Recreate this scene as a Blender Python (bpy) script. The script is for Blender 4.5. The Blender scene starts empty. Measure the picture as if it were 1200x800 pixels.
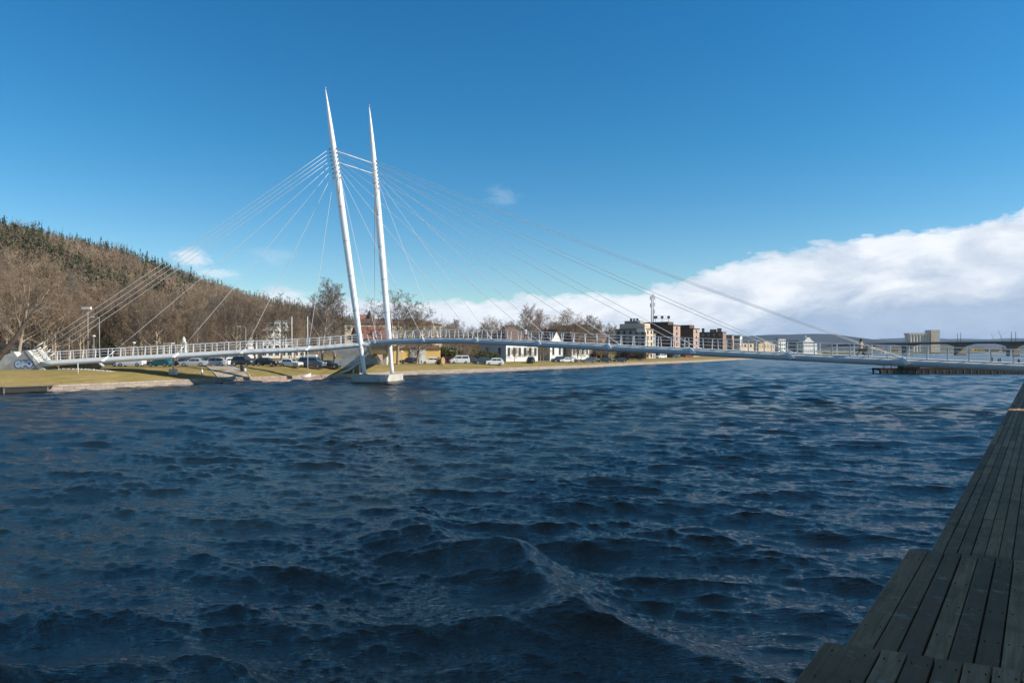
import bpy, bmesh, math, random
import numpy as np
from mathutils import Vector, Matrix
R = math.radians
random.seed(7)
rng = np.random.default_rng(11)
S = bpy.context.scene
COL = S.collection

# ------------------------------------------------------------------ camera
EYE = 5.2
cam_d = bpy.data.cameras.new('camera'); cam = bpy.data.objects.new('camera', cam_d); COL.objects.link(cam)
cam.location = (0, 0, EYE); cam.rotation_euler = (R(90), 0, 0)
cam_d.sensor_width = 36; cam_d.lens = 24.0; cam_d.shift_y = 10/1200
cam_d.clip_start = 0.1; cam_d.clip_end = 60000
S.camera = cam

# ------------------------------------------------------------------ world: sky and clouds
SUN_EL, SUN_AZ = 35.0, 100          # azimuth measured clockwise from +Y
W = bpy.data.worlds.new('World'); S.world = W; W.use_nodes = True
nt = W.node_tree; nt.nodes.clear()
class NT:
    def __init__(s, t): s.t = t
    def n(s, typ, **k):
        nd = s.t.nodes.new(typ)
        for a, b in k.items(): setattr(nd, a, b)
        return nd
    def link(s, a, b): s.t.links.new(a, b)
    def math(s, op, *v, clamp=False):
        nd = s.n('ShaderNodeMath', operation=op, use_clamp=clamp)
        for i, x in enumerate(v):
            if isinstance(x, (int, float)): nd.inputs[i].default_value = x
            else: s.link(x, nd.inputs[i])
        return nd.outputs[0]
    def ramp(s, fac, stops, interp='LINEAR'):
        nd = s.n('ShaderNodeValToRGB'); cr = nd.color_ramp; cr.interpolation = interp
        while len(cr.elements) < len(stops): cr.elements.new(0.5)
        for e, (p, c) in zip(cr.elements, stops):
            e.position = p; e.color = (c, c, c, 1) if isinstance(c, (int, float)) else (*c, 1)
        s.link(fac, nd.inputs[0]); return nd.outputs[0]
    def noise(s, vec, scale, detail=4, rough=.5, dist=0):
        nd = s.n('ShaderNodeTexNoise'); nd.inputs['Scale'].default_value = scale
        nd.inputs['Detail'].default_value = detail; nd.inputs['Roughness'].default_value = rough
        nd.inputs['Distortion'].default_value = dist
        if vec is not None: s.link(vec, nd.inputs['Vector'])
        return nd.outputs[0]
    def mix(s, fac, a, b, mode='MIX'):
        nd = s.n('ShaderNodeMix', data_type='RGBA', blend_type=mode)
        for sock, v in ((nd.inputs[0], fac), (nd.inputs[6], a), (nd.inputs[7], b)):
            if isinstance(v, (int, float)): sock.default_value = v
            elif isinstance(v, tuple): sock.default_value = (*v, 1)
            else: s.link(v, sock)
        return nd.outputs[2]
w = NT(nt)
sky = w.n('ShaderNodeTexSky', sky_type='NISHITA', sun_disc=False)
sky.sun_elevation = R(SUN_EL); sky.sun_rotation = R(SUN_AZ)
sky.altitude = 0; sky.air_density = 1.0; sky.dust_density = 0.0; sky.ozone_density = 2.5
tc = w.n('ShaderNodeTexCoord'); sp = w.n('ShaderNodeSeparateXYZ'); w.link(tc.outputs['Generated'], sp.inputs[0])
dx, dy, dz = sp.outputs
az = w.math('ARCTAN2', dx, dy)                      # 0 ahead, + to the right
el = w.math('ARCSINE', dz)
def ang(px, py):
    return math.atan((px-600)/800), math.atan((410-py)/math.hypot(800, px-600))
fc = w.n('ShaderNodeFloatCurve'); cv = fc.mapping.curves[0]
pts = [(-300,372),(0,362),(150,352),(250,345),(400,352),(520,352),(620,348),(700,342),(780,332),(840,318),(880,303),(940,290),(1020,280),(1100,263),(1200,243),(1400,205)]
fc.mapping.clip_max_y = 1
cps = [((ang(*p)[0]+1.2)/2.4, ang(*p)[1]*3) for p in pts]
cps = [(0, .10)] + cps + [(.93, .75), (1, .3)]
while len(cv.points) < len(cps): cv.points.new(.5, .5)
for q, c in zip(cv.points, cps): q.location = c
fc.mapping.update()
w.link(w.math('MULTIPLY_ADD', az, 1/2.4, .5), fc.inputs['Value'])
top = w.math('DIVIDE', fc.outputs[0], 3)
cmb = w.n('ShaderNodeCombineXYZ'); w.link(w.math('MULTIPLY', az, 1.0), cmb.inputs[0]); w.link(w.math('MULTIPLY', el, 2.2), cmb.inputs[1])
n1 = w.noise(cmb.outputs[0], 7, 9, .62, .3)
n2 = w.noise(cmb.outputs[0], 26, 8, .6, .3)
edge = w.math('ADD', w.math('MULTIPLY', w.math('SUBTRACT', n1, .5), .060), w.math('MULTIPLY', w.math('SUBTRACT', n2, .5), .030))
below = w.math('ADD', w.math('SUBTRACT', top, el), edge)
mask = w.ramp(w.math('MULTIPLY_ADD', below, 8, .5), [(.485, 0), (.515, .5), (.56, .93), (.64, 1)], 'EASE')
# small loose clouds
def blob(px, py, ra, re, dens):
    a0, e0 = ang(px, py)
    u = w.math('DIVIDE', w.math('SUBTRACT', az, a0), ra); v = w.math('DIVIDE', w.math('SUBTRACT', el, e0), re)
    r2 = w.math('ADD', w.math('MULTIPLY', u, u), w.math('MULTIPLY', v, v))
    f = w.math('SUBTRACT', 1, w.math('SQRT', r2), clamp=True)
    t = w.math('ADD', f, w.math('MULTIPLY', w.math('SUBTRACT', n2, .56), 3.4))
    return w.math('MULTIPLY', w.math('MULTIPLY', w.math('MULTIPLY', t, f, clamp=True), 2.4, clamp=True), dens)
loose = None
for b in ((224,304,.04,.022,.7), (256,320,.045,.014,.5), (330,345,.08,.018,.7), (588,231,.035,.022,.16), (320,300,.05,.018,.15)):
    q = blob(*b); loose = q if loose is None else w.math('MAXIMUM', loose, q)
mask = w.math('MAXIMUM', mask, loose)
# cloud brightness: lit billows above, blue grey belly lower down
depth = w.math('SUBTRACT', top, el)
belly = w.math('ADD', w.math('MULTIPLY', w.ramp(az, [(.15, 0), (.55, 1)]), w.ramp(w.math('MULTIPLY', depth, 5), [(.05, 0), (.6, .85)])),
               w.math('MULTIPLY', w.math('SUBTRACT', w.noise(cmb.outputs[0], 8, 8, .6, .5), .475), 3.2))
lowband = w.ramp(w.math('MULTIPLY', el, 10), [(.05, .9), (.7, 0)])
belly = w.math('ADD', belly, w.math('MULTIPLY', lowband, w.ramp(az, [(.1, 0), (.38, .9)])), clamp=True)
ccol = w.mix(belly, (.83, .86, .895), (.40, .50, .64))
hgt = w.math('MULTIPLY', w.math('SUBTRACT', w.noise(cmb.outputs[0], 17, 9, .62, .4), .5), 1.3)
ccol = w.mix(1.0, ccol, w.mix(w.math('ADD', hgt, .5, clamp=True), (.74, .79, .86), (1.14, 1.12, 1.10)), 'MULTIPLY')
hs = w.n('ShaderNodeHueSaturation'); hs.inputs['Saturation'].default_value = 1.3; hs.inputs['Value'].default_value = 1.0
w.link(sky.outputs[0], hs.inputs['Color'])
bg1 = w.n('ShaderNodeBackground'); bg1.inputs[1].default_value = 0.085; tint = w.ramp(w.math('MULTIPLY', el, 1.0), [(0, (.92,1.0,1.02)), (.12, (.88,1.02,1.03)), (.28, (.56,1.02,1.05)), (.49, (.42,1.0,1.08)), (.58, (1.7,1.95,1.7)), (.72, (3.6,2.0,1.35)), (.92, (2.4,.85,.5))])  # sky overhead, out of view, brightened and reddened to light deck and water
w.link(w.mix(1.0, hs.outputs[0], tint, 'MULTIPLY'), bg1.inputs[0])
bg2 = w.n('ShaderNodeBackground'); bg2.inputs[1].default_value = .80; w.link(ccol, bg2.inputs[0])
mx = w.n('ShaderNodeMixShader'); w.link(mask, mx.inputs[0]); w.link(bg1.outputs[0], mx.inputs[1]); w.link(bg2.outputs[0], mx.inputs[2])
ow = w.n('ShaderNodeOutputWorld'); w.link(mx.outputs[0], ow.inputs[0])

# ------------------------------------------------------------------ sun, exposure
sd = bpy.data.lights.new('sun', 'SUN'); sd.energy = 4.4; sd.angle = R(.5); sd.color = (1, .93, .82)
sun = bpy.data.objects.new('sun', sd); COL.objects.link(sun)
sv = Vector((math.sin(R(SUN_AZ))*math.cos(R(SUN_EL)), math.cos(R(SUN_AZ))*math.cos(R(SUN_EL)), math.sin(R(SUN_EL))))
sun.rotation_euler = sv.to_track_quat('Z', 'Y').to_euler(); sun.location = (60, 0, 60)
S.view_settings.view_transform = 'Standard'; S.view_settings.look = 'None'; S.view_settings.gamma = 1
S.view_settings.exposure = 0.55
S.render.engine = 'CYCLES'; S.cycles.max_bounces = 6; S.cycles.volume_bounces = 0
S.cycles.transparent_max_bounces = 8; S.cycles.sample_clamp_indirect = 4

# ------------------------------------------------------------------ helpers
def tag(o, label=None, cat=None, group=None, kind=None):
    if label: o['label'] = label
    if cat: o['category'] = cat
    if group: o['group'] = group
    if kind: o['kind'] = kind
    return o
def empty(name, loc=(0,0,0), rz=0, label=None, cat=None, group=None):
    o = bpy.data.objects.new(name, None); COL.objects.link(o); o.location = loc; o.rotation_euler = (0,0,rz)
    o.empty_display_size = .2
    return tag(o, label, cat, group)
def mat(name, col, rough=.8, var=0, scale=1.0, bump=0, bscale=None, metal=0, spec=.5, stretch=None, col2=None, dirt=None, coord='Object'):
    m = bpy.data.materials.new(name); m.use_nodes = True; t = NT(m.node_tree)
    b = m.node_tree.nodes['Principled BSDF']
    b.inputs['Base Color'].default_value = (*col, 1); b.inputs['Roughness'].default_value = rough
    b.inputs['Metallic'].default_value = metal; b.inputs['Specular IOR Level'].default_value = spec
    tcn = t.n('ShaderNodeTexCoord'); v = tcn.outputs[coord]
    if stretch:
        mp = t.n('ShaderNodeMapping'); mp.inputs['Scale'].default_value = stretch; t.link(v, mp.inputs[0]); v = mp.outputs[0]
    if var or col2:
        c2 = col2 or tuple(max(0, c*(1-var)) for c in col)
        c1 = col if col2 else tuple(min(1, c*(1+var)) for c in col)
        f = t.ramp(t.noise(v, scale, 6, .6), [(.35, 0), (.65, 1)])
        c = t.mix(f, c1, c2)
        if dirt:
            f2 = t.ramp(t.noise(v, dirt[1], 5, .6), [(.5, 0), (.72, 1)])
            c = t.mix(t.math('MULTIPLY', f2, dirt[2]), c, dirt[0])
        t.link(c, b.inputs['Base Color'])
    if bump:
        bn = t.n('ShaderNodeBump'); bn.inputs['Strength'].default_value = bump; bn.inputs['Distance'].default_value = .05
        t.link(t.noise(v, bscale or scale*4, 5, .6), bn.inputs['Height']); t.link(bn.outputs[0], b.inputs['Normal'])
    return m
class MB:
    def __init__(s): s.v = []; s.f = []; s.m = []; s.sm = []
    def face(s, pts, m=0, sm=False):
        b = len(s.v); s.v += [tuple(p) for p in pts]; s.f.append(tuple(range(b, b+len(pts)))); s.m.append(m); s.sm.append(sm)
    def hull(s, vs, fs, m=0, sm=False):
        b = len(s.v); s.v += [tuple(p) for p in vs]
        for f in fs: s.f.append(tuple(b+i for i in f)); s.m.append(m); s.sm.append(sm)
    def box(s, c, d, rz=0, m=0, M=None):
        hx, hy, hz = d[0]/2, d[1]/2, d[2]/2; ca, sa = math.cos(rz), math.sin(rz)
        vs = []
        for z in (-hz, hz):
            for x, y in ((-hx,-hy),(hx,-hy),(hx,hy),(-hx,hy)):
                vs.append((c[0]+x*ca-y*sa, c[1]+x*sa+y*ca, c[2]+z))
        if M is not None: vs = [tuple(M @ Vector(v)) for v in vs]
        s.hull(vs, [(3,2,1,0),(4,5,6,7),(0,1,5,4),(1,2,6,5),(2,3,7,6),(3,0,4,7)], m)
    def prism(s, poly, z0, z1, m=0, taper=1.0):
        n = len(poly); cx = sum(p[0] for p in poly)/n; cy = sum(p[1] for p in poly)/n
        vs = [(p[0], p[1], z0) for p in poly]+[(cx+(p[0]-cx)*taper, cy+(p[1]-cy)*taper, z1) for p in poly]
        s.hull(vs, [tuple(range(n-1,-1,-1)), tuple(range(n,2*n))]+[(i,(i+1)%n,n+(i+1)%n,n+i) for i in range(n)], m)
    def slab(s, pts, off, m=0):      # polygon of 3D points extruded by vector off
        n = len(pts); vs = [tuple(p) for p in pts]+[tuple(Vector(p)+Vector(off)) for p in pts]
        s.hull(vs, [tuple(range(n-1,-1,-1)), tuple(range(n,2*n))]+[(i,(i+1)%n,n+(i+1)%n,n+i) for i in range(n)], m)
    def tube(s, pts, r, n=8, m=0, sm=True, cap=True):
        pts = [Vector(p) for p in pts]; rs = r if isinstance(r, (list, tuple)) else [r]*len(pts)
        vs = []; ref = None
        for i, p in enumerate(pts):
            d = (pts[min(i+1, len(pts)-1)]-pts[max(i-1, 0)]).normalized()
            if ref is None or abs(ref.dot(d)) > .98: ref = Vector((0,0,1)) if abs(d.z) < .9 else Vector((1,0,0))
            u = d.cross(ref).normalized(); q = u.cross(d)
            for k in range(n):
                a = 2*math.pi*k/n; vs.append(tuple(p+(u*math.cos(a)+q*math.sin(a))*rs[i]))
        fs = [(i*n+k, i*n+(k+1)%n, (i+1)*n+(k+1)%n, (i+1)*n+k) for i in range(len(pts)-1) for k in range(n)]
        s.hull(vs, fs, m, sm)
        if cap:
            b = len(s.v)-len(vs); L = (len(pts)-1)*n
            s.f.append(tuple(b+k for k in range(n-1,-1,-1))); s.m.append(m); s.sm.append(False)
            s.f.append(tuple(b+L+k for k in range(n))); s.m.append(m); s.sm.append(False)
    def lathe(s, prof, c=(0,0,0), n=12, m=0, sm=True, M=None):
        vs = [(c[0]+r*math.cos(2*math.pi*k/n), c[1]+r*math.sin(2*math.pi*k/n), c[2]+z) for r, z in prof for k in range(n)]
        if M is not None: vs = [tuple(M @ Vector(v)) for v in vs]
        s.hull(vs, [(i*n+k, i*n+(k+1)%n, (i+1)*n+(k+1)%n, (i+1)*n+k) for i in range(len(prof)-1) for k in range(n)], m, sm)
    def build(s, name, mats, parent=None, fix=True):
        me = bpy.data.meshes.new(name)
        v = np.array(s.v, dtype=np.float32).reshape(-1, 3)
        me.from_pydata(s.v, [], s.f)
        if not isinstance(mats, (list, tuple)): mats = [mats]
        for m in mats: me.materials.append(m)
        me.polygons.foreach_set('material_index', s.m); me.polygons.foreach_set('use_smooth', s.sm)
        me.update()
        if fix:
            bm = bmesh.new(); bm.from_mesh(me); bmesh.ops.recalc_face_normals(bm, faces=bm.faces); bm.to_mesh(me); bm.free()
        o = bpy.data.objects.new(name, me); COL.objects.link(o)
        if parent is not None: o.parent = parent
        return o
def mesh_np(name, V, F, mats, parent=None, mi=None, smooth=False):
    me = bpy.data.meshes.new(name); V = np.asarray(V, np.float32); F = np.asarray(F, np.int32); k = F.shape[1]
    me.vertices.add(len(V)); me.vertices.foreach_set('co', V.ravel())
    me.loops.add(F.size); me.loops.foreach_set('vertex_index', F.ravel())
    me.polygons.add(len(F)); me.polygons.foreach_set('loop_start', np.arange(0, F.size, k, dtype=np.int32))
    me.polygons.foreach_set('loop_total', np.full(len(F), k, np.int32))
    if not isinstance(mats, (list, tuple)): mats = [mats]
    for m in mats: me.materials.append(m)
    if mi is not None: me.polygons.foreach_set('material_index', np.asarray(mi, np.int32))
    me.polygons.foreach_set('use_smooth', np.full(len(F), smooth))
    me.update(calc_edges=True)
    o = bpy.data.objects.new(name, me); COL.objects.link(o)
    if parent is not None: o.parent = parent
    return o
def kids(o): return [c for c in bpy.data.objects if c.parent == o]
TREE_KIDS = {}
def copy_tree(o, loc=None, rz=None, sc=None, cache={}):
    def rec(a, parent):
        c = a.copy(); COL.objects.link(c); c.parent = parent
        if a.name not in cache: cache[a.name] = kids(a)
        for ch in cache[a.name]: rec(ch, c)
        return c
    c = rec(o, None)
    if loc is not None: c.location = loc
    if rz is not None: c.rotation_euler = (0, 0, rz)
    if sc is not None: c.scale = (sc, sc, sc) if not isinstance(sc, tuple) else sc
    return c
def X(px, Y): return (px-600)/800*Y
def Z(py, Y): return EYE-(py-410)/800*Y

# ------------------------------------------------------------------ materials
M = {}
M['white_steel'] = mat('white_steel', (.74,.745,.74), .35, .04, .6, dirt=((.5,.5,.48), 3, .35))
M['blue_steel'] = mat('painted_girder', (.52,.54,.55), .42, .05, .5, dirt=((.33,.32,.30), 2.5, .4))
M['cable'] = mat('cable', (.66,.66,.64), .4)
M['deck'] = mat('deck_surface', (.62,.62,.60), .7, .1, 3)
M['concrete'] = mat('concrete', (.40,.385,.35), .9, .13, .6, .3, 8, dirt=((.2,.19,.17), .8, .5))
M['concrete_pale'] = mat('concrete_pale', (.56,.54,.49), .9, .10, .7, .3, 8, dirt=((.33,.31,.28), 1.2, .5))
M['asphalt'] = mat('asphalt', (.06,.06,.062), .9, .15, 2)
M['dark_metal'] = mat('dark_metal', (.06,.065,.07), .5)
M['grey_metal'] = mat('grey_metal', (.32,.33,.34), .45)
M['glass'] = mat('dark_glass', (.03,.04,.05), .08, spec=.8)
M['frame'] = mat('window_frame', (.72,.71,.68), .6)
M['tyre'] = mat('tyre', (.02,.02,.02), .85)
M['rim'] = mat('rim', (.5,.5,.52), .35, metal=.8)
M['lamp_glass'] = mat('headlight_glass', (.7,.7,.7), .15)
M['tail'] = mat('tail_light', (.35,.02,.02), .3)
M['red'] = mat('red_cloth', (.55,.03,.03), .8)
M['bark'] = mat('bark', (.30,.245,.18), .95, .25, 3, .4, 14)
M['twig'] = mat('twigs', (.26,.185,.125), .95, .2, .5)
M['twig2'] = mat('grey_twigs', (.20,.165,.13), .95, .2, .5)
M['dark_twig'] = mat('dark_twigs', (.13,.095,.07), .95, .2, .5); M['birch_twig'] = mat('birch_twigs', (.15,.115,.09), .95, .2, .5)
M['birch'] = mat('birch_bark', (.42,.38,.34), .9, 0, 4, col2=(.16,.13,.11), stretch=(1,1,.4))
M['conifer'] = mat('conifer', (.055,.062,.024), .95, .35, .25)
M['hedge'] = mat('hedge_leaves', (.085,.085,.022), .9, .4, 1.2)
M['brick'] = mat('brown_brick', (.10,.062,.048), .9, .2, .8)
# ------------------------------------------------------------------ river bank line (plan)
BK = [(-260,-160),(-150,-60),(-105,10),(-78,56),(-61.5,81),(-54.5,91),(-51.5,99),(-48.5,105.5),(-39,115.5),(-34,122),(-28,129),(-22,143),(-11.5,154),
      (26,208),(44,240),(84,300),(120,362),(158,424),(240,570),(330,760),(430,950),(600,1090),(1000,1240),(2200,1420),(6000,1700)]
bp = []
for (x0,y0),(x1,y1) in zip(BK, BK[1:]):
    L = math.hypot(x1-x0, y1-y0); n = max(1, int(L/(2.5 if L < 90 else 25)))
    for i in range(n): bp.append((x0+(x1-x0)*i/n, y0+(y1-y0)*i/n))
bp.append(BK[-1]); bp = np.array(bp)
for _ in range(3): bp[1:-1] = (bp[:-2]+bp[1:-1]*2+bp[2:])/4
tg = np.gradient(bp, axis=0); tg /= np.linalg.norm(tg, axis=1)[:,None]
bn = np.stack([-tg[:,1], tg[:,0]], 1)           # inland normal
def plateau(y): return np.interp(y, [100,125,150,200,300], [2.4,2.3,1.95,1.6,1.5])
def prof(d, y):
    zp = plateau(y); t = np.clip(d/9.0, 0, 1)
    return .75+(zp-.75)*(t*(2-t)*.5+t*.5)
def bdist(x, y):
    k = int(np.argmin((bp[:,0]-x)**2+(bp[:,1]-y)**2)); return float((x-bp[k,0])*bn[k,0]+(y-bp[k,1])*bn[k,1]), k
def gz(x, y):
    d, k = bdist(x, y); return float(prof(np.array(max(d, 0.0)), y))
def on(px, Y): x = X(px, Y); return (x, Y, gz(x, Y))

# grass/ground material: dry spring grass, bare soil patches
m = bpy.data.materials.new('spring_grass'); m.use_nodes = True; t = NT(m.node_tree); b = m.node_tree.nodes['Principled BSDF']
tcn = t.n('ShaderNodeTexCoord'); v = tcn.outputs['Object']
c = t.mix(t.ramp(t.noise(v, .12, 6, .65), [(.35,0),(.65,1)]), (.225,.175,.060), (.32,.240,.10))
c = t.mix(t.ramp(t.noise(v, 2.2, 5, .7), [(.4,0),(.7,.55)]), c, (.14,.115,.04))
c = t.mix(t.ramp(t.noise(v, .35, 4, .6), [(.60,0),(.74,.8)]), c, (.22,.155,.09))
t.link(c, b.inputs['Base Color']); b.inputs['Roughness'].default_value = .95; b.inputs['Specular IOR Level'].default_value = .1
bnn = t.n('ShaderNodeBump'); bnn.inputs['Strength'].default_value = .7; bnn.inputs['Distance'].default_value = .08
t.link(t.noise(v, 6, 5, .7), bnn.inputs['Height']); t.link(bnn.outputs[0], b.inputs['Normal'])
M['grass'] = m
ds = [0.0,.8,1.6,2.4,3.4,4.5,5.6,6.8,8,9.2,11]
n = len(bp); V = []
for j, d in enumerate(ds):
    for i in range(n):
        x, y = bp[i]+bn[i]*d
        z = float(prof(np.array(d), y))+(random.uniform(-.05,.05) if 0 < d < 9 else 0)
        V.append((x, y, z-(.02 if j == 0 else 0)))
F = []
for j in range(len(ds)-1):
    for i in range(n-1): a = j*n+i; F.append((a, a+1, a+1+n, a+n))
bm = bmesh.new(); vs = [bm.verts.new(q) for q in V]
for f in F: bm.faces.new([vs[i] for i in f])
last = vs[(len(ds)-1)*n:]
far = [bm.verts.new(q) for q in [(8800,1900,1.5),(8800,9100,1.5),(-8800,9100,1.5),(-8800,-900,2.4),(-500,-500,2.4)]]
# fan strips: join last row to a coarse far row, avoiding one giant ngon
ng = bm.faces.new(list(last)+far)
bmesh.ops.triangulate(bm, faces=[ng]); bmesh.ops.recalc_face_normals(bm, faces=bm.faces)
me = bpy.data.meshes.new('ground'); bm.to_mesh(me); bm.free(); me.materials.append(M['grass'])
go = bpy.data.objects.new('ground', me); COL.objects.link(go)
if sum(p.normal.z*p.area for p in me.polygons) < 0: me.flip_normals()
tag(go, kind='structure')

# quay wall of stone blocks along the water
m = bpy.data.materials.new('quay_stone'); m.use_nodes = True; t = NT(m.node_tree); b = m.node_tree.nodes['Principled BSDF']
tcn = t.n('ShaderNodeTexCoord'); v = tcn.outputs['UV']
br = t.n('ShaderNodeTexBrick'); t.link(v, br.inputs['Vector']); br.inputs['Scale'].default_value = 1
br.inputs['Color1'].default_value = (.40,.32,.25,1); br.inputs['Color2'].default_value = (.28,.22,.18,1); br.inputs['Mortar'].default_value = (.10,.08,.065,1)
br.inputs['Brick Width'].default_value = 1.3; br.inputs['Row Height'].default_value = .42; br.inputs['Mortar Size'].default_value = .03
c = t.mix(t.ramp(t.noise(tcn.outputs['Object'], 1.5, 6, .7), [(.3,.0),(.75,.6)]), br.outputs[0], (.22,.19,.16))
t.link(c, b.inputs['Base Color']); b.inputs['Roughness'].default_value = .95
bnn = t.n('ShaderNodeBump'); bnn.inputs['Strength'].default_value = .8; bnn.inputs['Distance'].default_value = .06
t.link(t.noise(tcn.outputs['Object'], 3, 5, .7), bnn.inputs['Height']); t.link(bnn.outputs[0], b.inputs['Normal'])
M['quay'] = m
k0 = int(np.argmin(np.hypot(bp[:,0]+105, bp[:,1]-10))); k1 = int(np.argmin(np.hypot(bp[:,0]-430, bp[:,1]-950)))
sec = [(-.45,-1.5),(-.22,.55),(-.18,.74),(-.12,.80),(.5,.81),(.62,.72)]
V = []; UVs = []; s_ = 0
cum = np.concatenate([[0], np.cumsum(np.linalg.norm(np.diff(bp, axis=0), axis=1))])
for i in range(k0, k1+1):
    jit = random.uniform(-.05,.05)
    for d, z in sec:
        x, y = bp[i]+bn[i]*(d+jit); V.append((x, y, z+(random.uniform(-.03,.03) if z > .5 else 0))); UVs.append((cum[i], z+d*.7+3))
K = len(sec); F = [(i*K+j, (i+1)*K+j, (i+1)*K+j+1, i*K+j+1) for i in range(k1-k0) for j in range(K-1)]
q = mesh_np('quay_wall', V, F, M['quay'])
uvl = q.data.uv_layers.new(name='UVMap'); uvl.data.foreach_set('uv', np.array([UVs[i] for f in F for i in f], np.float32).ravel())
tag(q, 'low pale stone block wall edging the grassy bank at the waterline', 'wall')

# ------------------------------------------------------------------ water
def wavefield(x, y, res):      # x, y, res: rows sorted by distance
    N = 340; r = np.random.default_rng(5)
    lam = np.exp(r.uniform(math.log(.06), math.log(4.6), N))
    th = R(-108)+np.clip(r.normal(0, 1, N)*np.interp(lam, [.08,.5,.9,2,5], [.38,.36,.36,.38,.34]), -1.5, 1.5)+np.where((lam < .7) & (np.arange(N) % 5 == 0), R(62), 0)
    ph = r.uniform(0, 2*math.pi, N)
    x = x.astype(np.float32); y = y.astype(np.float32)
    hx = np.zeros_like(x); hy = np.zeros_like(x); hz = np.zeros_like(x)
    patch = (.93+.15*np.sin(x*.11+1.3*np.sin(y*.07))*np.sin(y*.09+.8)+.10*np.sin(x*.31-y*.23)).astype(np.float32)
    gust = np.clip(.90+.32*np.sin(x*.9+np.sin(y*.7)*1.5)*np.sin(y*.55+x*.2), .25, 1.3).astype(np.float32)
    rr_ = res[:,0]
    for l, a_, p in zip(lam, th, ph):
        k = 2*math.pi/l; amp = .0175/k*float(np.interp(l, [.06,.12,.45,.8,1.6,2.4,4.6], [1.1,1.25,1.35,1.3,1.25,1.25,1.05]))
        att = np.clip((l/rr_-2)/1.6, 0, 1); nz_ = np.nonzero(att > 0)[0]; m_ = int(nz_[-1])+1 if len(nz_) else 0
        if m_ == 0: continue
        xx, yy = x[:m_], y[:m_]; c_, s__ = math.cos(a_), math.sin(a_)
        arg = np.float32(k*c_)*xx+np.float32(k*s__)*yy+np.float32(p); A_ = (amp*att[:m_,None]).astype(np.float32)*patch[:m_]
        if l < .6: A_ = A_*gust[:m_]
        sn = np.sin(arg)*A_
        hz[:m_] += np.cos(arg)*A_; ch_ = float(np.interp(l, [.06,.2,.6], [.6,1.0,1.35])); hx[:m_] -= sn*np.float32(c_*ch_); hy[:m_] -= sn*np.float32(s__*ch_)
    hz += .6*np.clip(hz, -.12, .25)*np.abs(np.clip(hz, -.12, .25))
    # crossing wake: one steep travelling ridge through the foreground
    ax, ay, bx, by = -5.2, 23.0, 4.0, 9.6
    L = math.hypot(bx-ax, by-ay); ux, uy = (bx-ax)/L, (by-ay)/L
    s = (x-ax)*ux+(y-ay)*uy; d = (x-ax)*uy-(y-ay)*ux
    d = d+.35*np.sin(s*.9)+.12*np.sin(s*2.3+1)
    env = np.exp(-((s-8.5)/6.0)**4)
    prof_ = np.where(d > 0, np.exp(-(np.abs(d)/1.5)**1.25), np.exp(-(np.abs(d)/.85)**1.5))
    hz += (.50*env*prof_*(1+.25*np.sin(s*1.7))-.20*env*np.exp(-((d+1.9)/1.2)**2)-.12*env*np.exp(-((d-3.2)/1.3)**2)).astype(np.float32)
    return hx, hy, hz
r_rows = [3.0]
while r_rows[-1] < 700: q_ = r_rows[-1]; r_rows.append(q_*(1.01 if q_ < 8.5 else (1.0027 if q_ < 42 else 1.0046)))
r_rows = np.array(r_rows); far_rows = np.array([800,1000,1400,2200,4000,9000])
th = np.concatenate([np.linspace(R(-74), R(-40), 120)[:-1], np.linspace(R(-40), R(42), 1150), np.linspace(R(42), R(76), 120)[1:]])
RR, TT = np.meshgrid(np.concatenate([r_rows, far_rows]), th, indexing='ij')
WX = RR*np.sin(TT); WY = RR*np.cos(TT)
res = np.where(RR < 8.5, RR*.009, np.where(RR < 42, RR*.0025, RR*.0042))
hx, hy, hz = wavefield(WX, WY, res)
fade = np.clip((900-RR)/500, 0, 1)
Vw = np.stack([WX+hx*fade, WY+hy*fade, hz*fade], -1).reshape(-1, 3)
nr, nc = RR.shape; ii = np.arange(nr-1)[:,None]*nc+np.arange(nc-1)[None,:]
Fw = np.stack([ii, ii+1, ii+1+nc, ii+nc], -1).reshape(-1, 4)[:, ::-1]
m = bpy.data.materials.new('river_water'); m.use_nodes = True; t = NT(m.node_tree); b = m.node_tree.nodes['Principled BSDF']
b.inputs['Base Color'].default_value = (.005,.009,.008,1); b.inputs['IOR'].default_value = 1.72
b.inputs['Specular IOR Level'].default_value = .5
tcn = t.n('ShaderNodeTexCoord'); v = tcn.outputs['Object']
mp = t.n('ShaderNodeMapping'); mp.inputs['Rotation'].default_value = (0,0,R(22)); mp.inputs['Scale'].default_value = (.42,1.45,1); t.link(v, mp.inputs[0])
n1_ = t.noise(mp.outputs[0], 1.15, 3, .5, .8)
ridge_ = t.math('SUBTRACT', 1, t.math('ABSOLUTE', t.math('MULTIPLY_ADD', n1_, 4, -2)))
h1 = t.noise(mp.outputs[0], 3.6, 4, .6, .8); h2 = t.noise(mp.outputs[0], 15, 4, .65, .4)
rid = lambda q: t.math('SUBTRACT', 1, t.math('ABSOLUTE', t.math('MULTIPLY_ADD', q, 4, -2)))
h = t.math('ADD', t.math('MULTIPLY', ridge_, .012), t.math('ADD', t.math('MULTIPLY', h1, .055), t.math('MULTIPLY', h2, .026)))
bnn = t.n('ShaderNodeBump'); bnn.inputs['Strength'].default_value = 1.0; bnn.inputs['Distance'].default_value = 1.0
t.link(h, bnn.inputs['Height']); t.link(bnn.outputs[0], b.inputs['Normal'])
vl = t.n('ShaderNodeVectorMath', operation='LENGTH'); t.link(v, vl.inputs[0])      # roughness grows with distance from the camera, standing for waves too fine to mesh
t.link(t.ramp(t.math('DIVIDE', vl.outputs['Value'], 200), [(.05,.05),(.12,.08),(.35,.14),(1,.25)]), b.inputs['Roughness'])
M['water'] = m
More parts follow.
